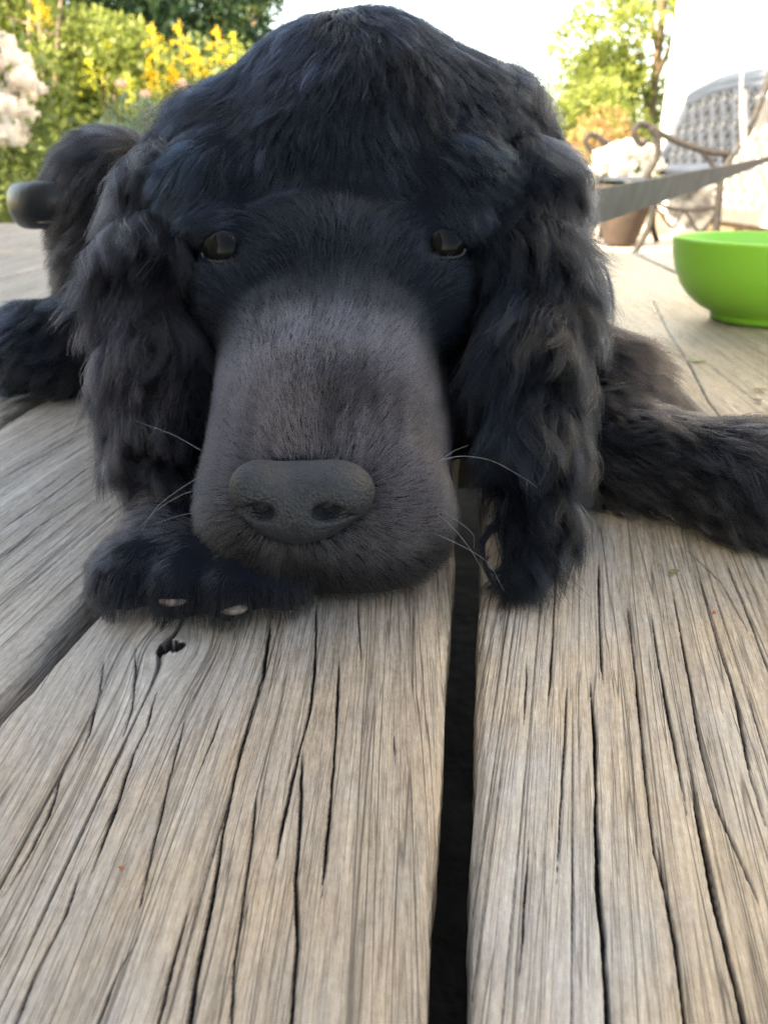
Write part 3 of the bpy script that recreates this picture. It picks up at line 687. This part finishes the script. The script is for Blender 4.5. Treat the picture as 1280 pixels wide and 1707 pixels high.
# ------------------------------------------------------------ bowl
bowl = empty('food_bowl', (.338, .70, .0), label='bright green plastic bowl standing on the wet deck boards', cat='bowl')
gm, gt, gb = newmat('green_plastic'); gb.inputs['Base Color'].default_value = (.20, .50, .045, 1); gb.inputs['Roughness'].default_value = .33; gb.inputs['Subsurface Weight'].default_value = .15; gb.inputs['Subsurface Radius'].default_value = (.01, .02, .004)
tc = gt.nodes.new('ShaderNodeTexCoord'); nz_ = gt.nodes.new('ShaderNodeTexNoise'); nz_.inputs['Scale'].default_value = 55; gt.links.new(tc.outputs['Object'], nz_.inputs[0])
mr = gt.nodes.new('ShaderNodeMapRange'); mr.inputs['To Min'].default_value = .24; mr.inputs['To Max'].default_value = .42; gt.links.new(nz_.outputs[0], mr.inputs[0]); gt.links.new(mr.outputs[0], gb.inputs['Roughness'])
out = [(.0, .004), (.040, .004), (.041, .0012), (.0435, .0012), (.0445, .005), (.0455, .0075), (.056, .0125), (.066, .0205), (.0745, .031), (.080, .043), (.0835, .056), (.085, .0665), (.0853, .0685), (.0846, .0700), (.0835, .0703), (.0822, .0695), (.0815, .067)]
inn = [(.0800, .056), (.0765, .044), (.071, .033), (.062, .0225), (.05, .0150), (.035, .0105), (.0, .009)]
b = MB(); b.lathe((.338, .70, 0), out+inn, 96); b.build('bowl_body', gm, bowl)
water = newmat('water'); water[2].inputs['Base Color'].default_value = (.9, 1, .9, 1); water[2].inputs['Transmission Weight'].default_value = 1; water[2].inputs['Roughness'].default_value = .02; water[2].inputs['IOR'].default_value = 1.33
# ------------------------------------------------------------ leaf litter on the boards
def bit(x, y, r, c, lab, ang=0):
    g = G(x, y); m = noisemat('leaf_scrap', tuple(v*.7 for v in c), c, 200, .6)
    V = []; n = 10
    for k in range(n):
        t = 2*math.pi*k/n; rr = r*(.7+.5*random.random())
        px, py = rr*1.5*math.cos(t), rr*.6*math.sin(t)
        V.append((g[0]+px*math.cos(ang)-py*math.sin(ang), g[1]+px*math.sin(ang)+py*math.cos(ang), .0012+.0012*random.random()))
    V += [(v[0], v[1], v[2]-.0005) for v in V]
    F = [tuple(range(n)), tuple(range(2*n-1, n-1, -1))]+[(k, k+n, (k+1) % n+n, (k+1) % n) for k in range(n)]
    tag(mesh('leaf_scrap', np.array(V), F, m, None, False), label=lab, cat='leaf scrap')
bit(1121, 958, .0016, (.22, .15, .06), 'small tan leaf scrap on the right board in front of the stretched leg', .4)
bit(1160, 604, .004, (.20, .24, .08), 'larger yellow green leaf scrap on the wet board left of the bowl foot', .1)
bit(1265, 653, .003, (.25, .20, .07), 'yellowish leaf scrap near the right edge below the bowl', .1)
bit(1262, 670, .002, (.25, .18, .10), 'tiny brown crumb just below the yellowish scrap', .3)
bit(1188, 1028, .0004, (.5, .12, .06), 'tiny orange red speck on the right board', .3)
bit(205, 1456, .0003, (.5, .14, .08), 'tiny red speck on the left board nearest the camera', 0)
# ------------------------------------------------------------ house on the right
def hx(Y): return 2.02+.035*(Y-4.0)
white = noisemat('white_paint', (.78, .77, .74), (.84, .83, .80), 3, .55, .25, 12)
house = empty('white_house', (2.02, 4, GZ), label='white painted house wall rising behind the cast iron bench', cat='house')
YC = 6.55; z0 = -.14
def wallbox(y0, y1, za, zb_, th, mat, name, off=0., smooth=False):
    b = MB(); V = []
    for z in (za, zb_):
        for y, o in ((y0, 0), (y1, 0), (y1, th), (y0, th)): V.append((hx(y)-off+o, y, z))
    b.add(V, [(0, 3, 2, 1), (4, 5, 6, 7), (0, 1, 5, 4), (1, 2, 6, 5), (2, 3, 7, 6), (3, 0, 4, 7)]); return b.build(name, mat, house, smooth)
wallbox(1.2, YC, z0, 3.6, 6.0, white, 'wall')
wallbox(1.2, YC-.02, GZ-.01, z0-.002, 5.9, noisemat('stained_board', (.20, .15, .10), (.33, .26, .19), 10, .8, .4, 40), 'skirting_board', -.03)
wallbox(.9, YC+.3, 3.6, 3.78, 6.2, noisemat('roof_fascia', (.55, .54, .52), (.62, .6, .58), 5, .6), 'roof', .45)
# ------------------------------------------------------------ wing on the left, unseen: added to keep the sun off the deck
sunblock = empty('shade_blocker', (-2.2, 0, GZ), label='added unseen pale annex beside the deck casting shade on it', cat='blocker')
b = MB(); b.box((-4.6, -4.5, GZ-.01), (-1.75, .95, 3.3)); b.build('wall', noisemat('blocker_boards', (.55, .52, .47), (.62, .6, .55), 4, .7), sunblock, False)
b = MB(); b.box((-4.9, -4.7, 3.3), (-1.45, 1.1, 3.45)); b.build('roof', noisemat('blocker_top', (.1, .09, .09), (.16, .14, .13), 9, .8), sunblock, False)
# ------------------------------------------------------------ hanging cord
cd = noisemat('white_cord', (.55, .53, .50), (.66, .64, .6), 30, .5)
q = spline([P(x, y, z) for x, y, z in ((1246,-900,2.6),(1243,-300,2.6),(1240,0,2.6),(1237,90,2.6),(1234,170,2.6),(1237,240,2.6),(1248,290,2.6),(1268,335,2.62),(1310,385,2.7),(1370,420,2.9))], 8)
b = MB(); b.tube(q, .0062, 8); o = b.build('hanging_cord', cd); tag(o, 'pale cord hanging down in front of the bench and bending away to the right', 'cord')
q2 = spline([P(x, y, z) for x, y, z in ((1240,150,2.62),(1241,200,2.62),(1245,250,2.62),(1262,300,2.63),(1290,345,2.66))], 8)
b = MB(); b.tube(q2, .0045, 8); o2 = b.build('strand', cd, o)
# ------------------------------------------------------------ bench
iron = noisemat('cast_iron', (.018, .017, .018), (.04, .037, .038), 40, .6, .4, 90, .5, metal=.3)
YN = 4.24
bench = empty('garden_bench', tuple(np.array((1.6, 4.8, GZ))), label='dark cast iron garden bench with scrolled arms and lattice back by the white wall', cat='bench')
def npt(l): return [PY(x, y, YN) for x, y in l]
def frame(dy, dxx):
    b = MB(); off = np.array((dxx, dy, 0))
    def tb(l, r, f=None): b.tube(spline(l, 6)+off, r, 8, f)
    tb(npt([(1076,232),(1070,240),(1060,232),(1056,218),(1064,207),(1080,209),(1100,222),(1140,240),(1180,252),(1216,256)]), .016)
    base = PY(1062, 412, YN); ft = np.array((base[0]-.03, YN, GZ+.012))
    tb(npt([(1084,211),(1096,232),(1094,262),(1080,292),(1088,330),(1084,370),(1064,410)])+[ft], .018)
    tb(npt([(1166,249),(1184,270),(1193,300)]), .012)
    rb = PY(1193, 400, YN); fb = np.array((rb[0]+.04, YN, GZ+.012))
    tb(npt([(1290,112),(1268,165),(1245,220),(1215,266),(1201,300),(1196,350),(1193,400)])+[fb], .020)
    tb(npt([(1082,300),(1120,312),(1160,305),(1200,300)]), .016)
    tb(npt([(1088,330),(1110,345),(1150,350),(1196,345)]), .010)
    tb(npt([(1088,335),(1120,380),(1140,352),(1165,385),(1194,352)]), .008)
    return b.build('end_frame', iron, bench)
frame(0, 0); frame(1.12, .03)
slat = noisemat('blue_grey_slat', (.030, .045, .075), (.06, .08, .115), 6, .6, .3, 30, stretch=(8, .4, 8))
xs0, xs1 = PY(1085, 298, YN)[0], PY(1200, 298, YN)[0]
for i in range(5):
    x = xs0+(xs1-xs0)*(i+.05)/5; b = MB(); b.box((x, YN-.02, .085), (x+(xs1-xs0)/5*.72, YN+1.15, .108)); b.build('seat_slat', slat, bench, False)
tA, tB = PY(1284, 128, YN), PY(1208, 282, YN)
def bp(u, v): return tB+(tA-tB)*v+np.array((.03*u, 1.12*u, .035*math.sin(u*math.pi)*v))
b = MB()
for vv, r in ((1.0, .042), (.93, .03), (0., .034)):
    b.tube([bp(u, vv) for u in np.linspace(0, 1, 14)], r, 8)
b.tube([bp(1, -.05), bp(1, .5), bp(1, 1.0)], .034, 8)
b.build('back_rail', slat, bench)
b = MB()
nu, nv = 7, 3
for i in range(nu):
    for j in range(nv):
        u0, v0 = (i+.5)/nu, .06+.88*(j+.5)/nv; ru, rv = .5/nu, .44/nv
        b.tube([bp(u0+ru*math.cos(t)*(1+.25*math.cos(4*t))*.95, v0+rv*math.sin(t)*(1+.25*math.cos(4*t))*.95) for t in np.linspace(0, 2*math.pi, 17)], .020, 5)
        b.tube([bp(u0-ru*.6, v0-rv*.6), bp(u0, v0), bp(u0+ru*.6, v0+rv*.6)], .008, 5)
        b.tube([bp(u0-ru*.6, v0+rv*.6), bp(u0, v0), bp(u0+ru*.6, v0-rv*.6)], .008, 5)
b.build('back_lattice', noisemat('slate_iron', (.022, .030, .045), (.05, .062, .085), 40, .6), bench)
# ------------------------------------------------------------ foliage
def leaves(C, size, rr, tone, aspect=2.2, up=.3):
    """C (n,3) centres -> folded leaves of 4 verts/2 tris as quads; returns V,F,tone."""
    n = len(C); d = nrm(rr.normal(0, 1, (n, 3))+np.array((0, 0, up))); a = nrm(np.cross(d, rr.normal(0, 1, (n, 3)))); nn = np.cross(d, a)
    s = (size*rr.uniform(.6, 1.3, n))[:, None]
    V = np.stack([C-d*s*.5, C+a*s*.5/aspect+nn*s*.06, C+d*s*.5-nn*s*.05, C-a*s*.5/aspect+nn*s*.06], 1).reshape(-1, 3)
    return V, np.arange(4*n).reshape(-1, 4), np.repeat(tone, 4)
def blobpts(rr, blobs, n):
    w_ = np.array([b[3]**2 for b in blobs]); pk = rr.choice(len(blobs), n, p=w_/w_.sum()); B = np.array([b[:3] for b in blobs])[pk]; R = np.array([b[3] for b in blobs])[pk]
    d = nrm(rr.normal(0, 1, (n, 3))); q = rr.uniform(.35, 1, n)**.5*R*rr.choice([1, 1, 1, 1.15], n); return B+d*q[:, None]*np.array((1, 1, .85)), pk
def plantobj(name, base, height, spread, nbl, nleaf, lsize, mat, stemmat, label, cat, group=None, seed=0, blobr=.25, trunk=.03, limbs=9, lowest=.25, aspect=2.2, depth=1.):
    rr = np.random.default_rng(seed); base = np.array(base, float)
    root = empty(name, tuple(base), label=label, cat=cat, group=group); bl = []
    b = MB()
    top = base+np.array((rr.normal(0, .05)*spread, 0, height*.85))
    ctl = [base, base+(top-base)*.4+rr.normal(0, .03, 3)*spread, top]; tr = spline(ctl, 6); b.tube(tr, np.linspace(trunk, trunk*.25, len(tr)), 7)
    for i in range(nbl):
        t = lowest+(1-lowest)*(i+.5)/nbl; an = rr.uniform(0, 6.28); sp = spread*(1-.55*max(0, t-.35)/.65)*rr.uniform(.35, 1)
        c = base+np.array((math.cos(an)*sp, math.sin(an)*sp*depth, height*t)); bl.append((*c, blobr*rr.uniform(.7, 1.25)*(1.1-.4*t)))
        s0 = tr[int((len(tr)-1)*min(.95, t*.8))]
        if i % max(1, nbl//limbs) == 0: b.tube(spline([s0, (s0+c)/2+np.array((0, 0, .05*spread)), c], 4), np.linspace(trunk*.4, trunk*.08, 9), 5)
    b.build('trunk', stemmat, root)
    C, pk = blobpts(rr, bl, nleaf); C[:, 2] = np.maximum(C[:, 2], base[2]+.02)
    tb_ = rr.uniform(.15, .85, nbl)[pk]; tone = np.clip(tb_*.6+rr.uniform(0, .4, nleaf), 0, 1)
    V, F, T = leaves(C, lsize, rr, tone, aspect); mesh('crown', V, F, mat, root, False, dict(tone=T)); return root
bark = noisemat('bark', (.10, .075, .05), (.22, .16, .11), 25, .85, .5, 60, stretch=(1, 1, .2))
lgreen = leafmat('bright_leaves', (.10, .15, .035), (.36, .42, .11), .5)
mgreen = leafmat('mid_leaves', (.07, .11, .035), (.22, .29, .09), .45)
dgreen = leafmat('dark_leaves', (.015, .045, .02), (.06, .13, .05), .3)
ggreen = leafmat('silvery_leaves', (.14, .22, .13), (.30, .38, .24), .35)
dry = leafmat('dry_leaves', (.28, .13, .05), (.55, .36, .18), .4)
def g3(x, zc, z=GZ):
    """a spot on the ground seen in column x at distance zc"""
    Y = (zc-(H-z)*SS)/CC; return np.array(((x-640)/FPX*zc, Y, z))
# bushes filling the bed behind the deck
plantobj('leafy_shrub', g3(215, 3.9), 1.02, .55, 26, 15000, .045, lgreen, bark, 'bright yellow green shrub in the flower bed behind the goldenrod', 'shrub', 'shrubs behind the deck', 31, .22)
plantobj('leafy_shrub', g3(60, 4.2), 1.35, .60, 28, 15000, .045, lgreen, bark, 'tall bright shrub with brown stems behind the pale roses', 'shrub', 'shrubs behind the deck', 32, .24, .03)
plantobj('leafy_shrub', g3(380, 4.4), .95, .6, 24, 12000, .045, mgreen, bark, 'mid green shrub mostly hidden behind the dog back', 'shrub', 'shrubs behind the deck', 33, .24)
plantobj('leafy_shrub', g3(120, 3.1), .50, .40, 20, 9000, .035, mgreen, bark, 'low green shrub just above the collar loop', 'shrub', 'shrubs behind the deck', 34, .17, .015, lowest=.1)
plantobj('leafy_shrub', g3(-60, 3.4), .9, .45, 20, 9000, .04, mgreen, bark, 'green shrub at the left edge of the picture behind the roses', 'shrub', 'shrubs behind the deck', 35, .2, .02, lowest=.1)
plantobj('silvery_shrub', g3(230, 2.95), .62, .30, 12, 2600, .05, ggreen, bark, 'loose grey green plant with feathery leaves over the dog shoulder', 'shrub', None, 36, .13, .012, aspect=4)
plantobj('dark_tree', g3(300, 9.5), 3.5, 1.75, 30, 26000, .10, dgreen, bark, 'dark green tree behind the yellow flowers at the top left', 'tree', None, 41, .62, .10, lowest=.2)
plantobj('garden_tree', g3(440, 12.5), 3.3, 1.1, 20, 12000, .11, mgreen, bark, 'lighter tree right of the dark tree against the sky', 'tree', None, 42, .5, .10)
plantobj('garden_tree', g3(40, 8.5), 4.2, 1.7, 30, 20000, .10, lgreen, bark, 'tall yellow green tree at the top left corner', 'tree', None, 44, .6, .10)
plantobj('birch_tree', g3(1060, 11.0), 4.6, 1.35, 40, 26000, .10, lgreen, bark, 'tall light green tree leaning against the edge of the white house', 'tree', None, 43, .50, .10, lowest=.10)
plantobj('leafy_shrub', g3(975, 9.5), 1.25, .75, 20, 11000, .07, lgreen, bark, 'sunlit yellow green bush below the tall tree beside the house', 'shrub', None, 45, .33, .04, lowest=.05)
plantobj('dry_shrub', g3(985, 7.2), .88, .40, 14, 2600, .06, dry, bark, 'dry orange brown shrub left of the bench arms', 'shrub', None, 46, .2, .02, aspect=5)
for i, x in enumerate((560, 700, 830)):
    plantobj('hedge_bush', g3(x, 9.0+i), 1.0, .9, 16, 7000, .08, mgreen, bark, ('green hedge bush hidden behind the dog head, left one', 'green hedge bush hidden behind the dog head, middle one', 'green hedge bush hidden behind the dog head, right one')[i], 'bush', 'hedge bushes behind the dog', 50+i, .35, .04)
# bare woody stems
b = MB(); rr = np.random.default_rng(5)
for x0, x1, x2 in ((50, 58, 52), (95, 92, 108), (70, 82, 62)):
    a0 = g3(x1, 3.3); b.tube(spline([a0, P(x1, 240, 3.35), P(x0, 90, 3.35), P(x2, -60, 3.4)], 6), np.linspace(.013, .007, 19), 6)
b.tube(spline([P(90, 230, 3.35), P(60, 300, 3.3), g3(40, 3.25)], 6), .012, 6)
b.tube(spline([P(92, 60, 3.35), P(50, 40, 3.4), P(0, 25, 3.5)], 6), .006, 6)
o = b.build('woody_stems', bark); tag(o, 'bare brown woody stems rising beside the pale roses', 'stems')
# goldenrod
yel = leafmat('golden_florets', (.75, .42, .01), (.95, .78, .05), .35)
yg = leafmat('yellow_green_florets', (.45, .5, .04), (.75, .75, .10), .4)
def goldenrod(x, y, zc, h, wd, mat, lab, seed):
    rr = np.random.default_rng(seed); tip = P(x, y, zc); base = np.array((tip[0]+rr.normal(0, .05), tip[1]+rr.normal(0, .05), GZ))
    root = empty('goldenrod', tuple(base), label=lab, cat='flower', group='goldenrod plants behind the deck')
    st = spline([base, (base+tip)/2+rr.normal(0, .02, 3), tip], 8); b = MB(); b.tube(st, np.linspace(.006, .002, len(st)), 5); b.build('stem', mgreenstem, root)
    n = 300; t = rr.uniform(0, 1, n)**.8; an = rr.uniform(0, 6.28, n); q = wd*(t*.9+.08)*rr.uniform(.2, 1, n)
    side = np.sign(rr.normal(0, 1, n)); br = rr.integers(0, 9, n); ba = br*2.4; bt = .1+.9*(br/8.); L_ = wd*(.5+bt)*rr.uniform(0, 1, n)
    C = tip+np.stack([np.cos(ba)*L_, np.sin(ba)*L_, -h*bt+L_*1.1-3.5*L_**2/wd*.35], -1)+rr.normal(0, .006, (n, 3))
    top_ = br == 0; C[top_] = tip+np.stack([rr.normal(0, .006, top_.sum()), rr.normal(0, .006, top_.sum()), -h*.6*rr.uniform(0, 1, top_.sum())], -1)
    V, F, T = leaves(C, .009, rr, rr.uniform(0, 1, n), 1.3); mesh('plume', V, F, mat, root, False, dict(tone=T))
    n = 260; t = rr.uniform(.15, .85, n); k = (t*(len(st)-1)).astype(int); C = st[k]+rr.normal(0, .035, (n, 3))
    V, F, T = leaves(C, .05, rr, rr.uniform(0, 1, n), 5); mesh('foliage', V, F, lgreen, root, False, dict(tone=T))
mgreenstem = noisemat('green_stem', (.12, .16, .05), (.2, .24, .08), 30, .6)
gd = [(255,35,3.2,.16,.05,yel,'goldenrod spike left of the twin tall ones'), (298,32,3.25,.17,.055,yel,'tallest goldenrod spike in the middle of the group'), (362,42,3.3,.15,.05,yel,'rightmost tall goldenrod spike next to the dog head'),
      (325,78,3.1,.10,.045,yel,'short drooping orange yellow goldenrod plume below the tall spikes'), (250,105,3.0,.09,.04,yel,'small goldenrod plume low on the left'), (288,112,3.05,.07,.03,yel,'small goldenrod plume low beside the dog fur'),
      (62,-5,3.3,.10,.05,yel,'yellow goldenrod tip at the very top left'), (390,50,3.5,.14,.05,yg,'pale goldenrod spike touching the dog outline'), (180,60,3.4,.14,.05,yg,'greenish unopened goldenrod spike at the left'),
      (150,95,3.3,.12,.06,yg,'greenish goldenrod spike nearest the woody stems'), (215,120,3.2,.13,.05,yg,'yellow green goldenrod spike above the dog shoulder')]
for i, a_ in enumerate(gd): goldenrod(*a_, 60+i)
# small pink flowers
pinkm = leafmat('pink_petals', (.75, .45, .38), (.85, .62, .52), .35); palem = leafmat('pale_petals', (.86, .74, .66), (.93, .88, .82), .4)
def blossom(c, r, mat, rr, parent, n=64, name='blossom'):
    V = []; F = []; T = []
    for k in range(n):
        ph = k*2.39996; t = (k+.5)/n; th = .25+1.75*t
        out = np.array((math.cos(ph)*math.sin(th), math.sin(ph)*math.sin(th), math.cos(th))); out = nrm(out+rr.normal(0, .15, 3)); tl = rr.normal(0, .35, 3); R = r*(.5+.5*t)*rr.uniform(.7, 1.2)
        a_ = nrm(np.cross(out, (0, 0, 1.))+1e-6); b_ = np.cross(a_, out); w_ = r*.34
        base = len(V)
        for i in range(4):
            for j in range(4):
                u, v = (i/3-.5)*2, (j/3-.5)*2; V.append(c+out*(R-.22*r*(u*u+.5*v*v)+.08*r*max(v, 0))+a_*u*w_+b_*v*w_+out*(u*tl[0]+v*(tl[1]+.3))*r*.4); T.append(rr.uniform(.3, 1))
        F += [(base+i*4+j, base+(i+1)*4+j, base+(i+1)*4+j+1, base+i*4+j+1) for i in range(3) for j in range(3)]
    return mesh(name, np.array(V), F, mat, parent, True, dict(tone=np.array(T)))
rr = np.random.default_rng(9)
rose = empty('rose_bush', tuple(g3(-30, 2.62)), label='rose bush with big pale pink double blossoms at the left edge', cat='rose bush')
bl = [(10,75,.030),(8,110,.030),(30,105,.034),(5,150,.040),(40,135,.034),(66,150,.020),(50,160,.018),(12,185,.040),(40,190,.034),(22,215,.040),(15,228,.036),(-20,130,.045),(-25,180,.045),(-15,90,.03)]
cen = []
for x, y, r in bl:
    c = P(x, y, 2.5+rr.uniform(-.05, .05)); cen.append(c); blossom(c, r*1.4, palem, rr, rose, 40)
b = MB(); base = g3(-30, 2.62)
for c in cen[::2]: b.tube(spline([base, (base+c)/2+np.array((-.1, .05, .05)), c+np.array((0, .03, -.02))], 6), np.linspace(.008, .003, 13), 5)
b.build('stem', mgreenstem, rose)
C = np.array(cen)[rr.integers(0, len(cen), 700)]+rr.normal(0, .09, (700, 3))+np.array((-.08, .1, -.06)); V, F, T = leaves(C, .045, rr, rr.uniform(0, 1, 700), 1.7); mesh('foliage', V, F, mgreen, rose, False, dict(tone=T))
for i, (x, y) in enumerate(((305, 140), (243, 158), (240, 190), (202, 140))):
    c = P(x, y, 3.0); r_ = empty('pink_flower', tuple((c[0], c[1], GZ)), label=('pale pink flower beside the dog crown fur', 'dusty pink flower left of the dog fur', 'lowest small pink flower above the dog shoulder', 'faint pink flower furthest left in the shrub')[i], cat='flower', group='small pink flowers in the shrub')
    blossom(c, .022, pinkm, rr, r_, 24); b = MB(); b.tube([(c[0], c[1], GZ), c], .003, 5); b.build('stem', mgreenstem, r_)
# white hydrangea in a terracotta pot behind the bench arm
wp = leafmat('white_petals', (.80, .78, .74), (.9, .88, .85), .4); terra = noisemat('terracotta', (.03, .022, .019), (.06, .04, .033), 8, .8)
hy = empty('potted_hydrangea', tuple(g3(1040, 4.9)), label='white hydrangea in a round dark brown pot between the bench arms', cat='potted plant')
pc = g3(1032, 4.9); b = MB(); ph = .30
b.lathe(pc, [(.0, .01), (.09, .01), (.10, .02), (.15, .20), (.165, .32), (.175, .325), (.178, .36), (.160, .362), (.150, .33), (.0, .32)], 40); b.build('pot', terra, hy)
for x, y, r in ((1020,262,.09),(1050,262,.10),(1075,258,.08),(1035,282,.10),(1065,285,.09),(1008,280,.07),(1045,248,.07),(1088,275,.07),(1000,262,.05)):
    blossom(P(x, y, 4.62+rr.uniform(-.05, .1)), r, wp, rr, hy, 54)
C = pc+np.array((0, .05, .36))+rr.normal(0, .07, (260, 3)); V, F, T = leaves(C, .08, rr, rr.uniform(0, 1, 260), 1.6); mesh('foliage', V, F, mgreen, hy, False, dict(tone=T))
b = MB(); [b.tube([pc+np.array((0, 0, .32)), pc+np.array((dx_, 0, .5))], .006, 5) for dx_ in (-.08, 0, .08)]; b.build('stem', mgreenstem, hy)
# grey side table with a pale blue dish and a pink pot left of it
tb0 = g3(962, 5.6); tbl = empty('side_table', tuple(tb0), label='low grey garden table standing beyond the deck left of the bench', cat='table')
tz = P(962, 292, 5.6)[2]; b = MB(); b.box((tb0[0]-.30, tb0[1]-.2, tz-.03), (tb0[0]+.14, tb0[1]+.2, tz)); b.build('tabletop', noisemat('grey_top', (.45, .47, .5), (.55, .57, .6), 8, .5), tbl, False)
for sx in (-.28, .12):
    for sy in (-.18, .18):
        b = MB(); b.box((tb0[0]+sx-.015, tb0[1]+sy-.015, GZ), (tb0[0]+sx+.015, tb0[1]+sy+.015, tz-.031)); b.build('leg', iron, tbl, False)
b = MB(); b.lathe((tb0[0]-.03, tb0[1]-.08, tz+.001), [(.0, 0), (.05, 0), (.075, .03), (.085, .06), (.078, .06), (.06, .02), (0, .012)], 32)
tag(b.build('blue_dish', noisemat('pale_blue_glaze', (.35, .5, .7), (.6, .7, .8), 20, .3)), 'pale blue dish on the grey garden table', 'dish')
b = MB(); b.lathe((tb0[0]+.085, tb0[1]-.1, tz+.001), [(.0, 0), (.035, 0), (.045, .05), (.048, .085), (.040, .085), (.036, .02), (0, .01)], 32)
tag(b.build('pink_cup', noisemat('pink_glaze', (.6, .2, .22), (.75, .4, .42), 20, .4)), 'pink cup on the table just left of the white hydrangea', 'cup')
# pot under the bench
pg = noisemat('grey_stone', (.12, .12, .13), (.50, .50, .50), 14, .8, .5, 30, lo=.42, hi=.6)
p0 = PY(1146, 380, YN+.35); p0 = np.array((p0[0], p0[1], GZ)); b = MB()
b.lathe(p0, [(.0, .01), (.08, .01), (.085, .03), (.06, .06), (.10, .13), (.13, .22), (.125, .30), (.10, .33), (.11, .35), (.095, .352), (.08, .32), (.0, .30)], 36)
tag(b.build('stone_urn', pg), 'mottled grey stone urn standing under the bench seat', 'urn')
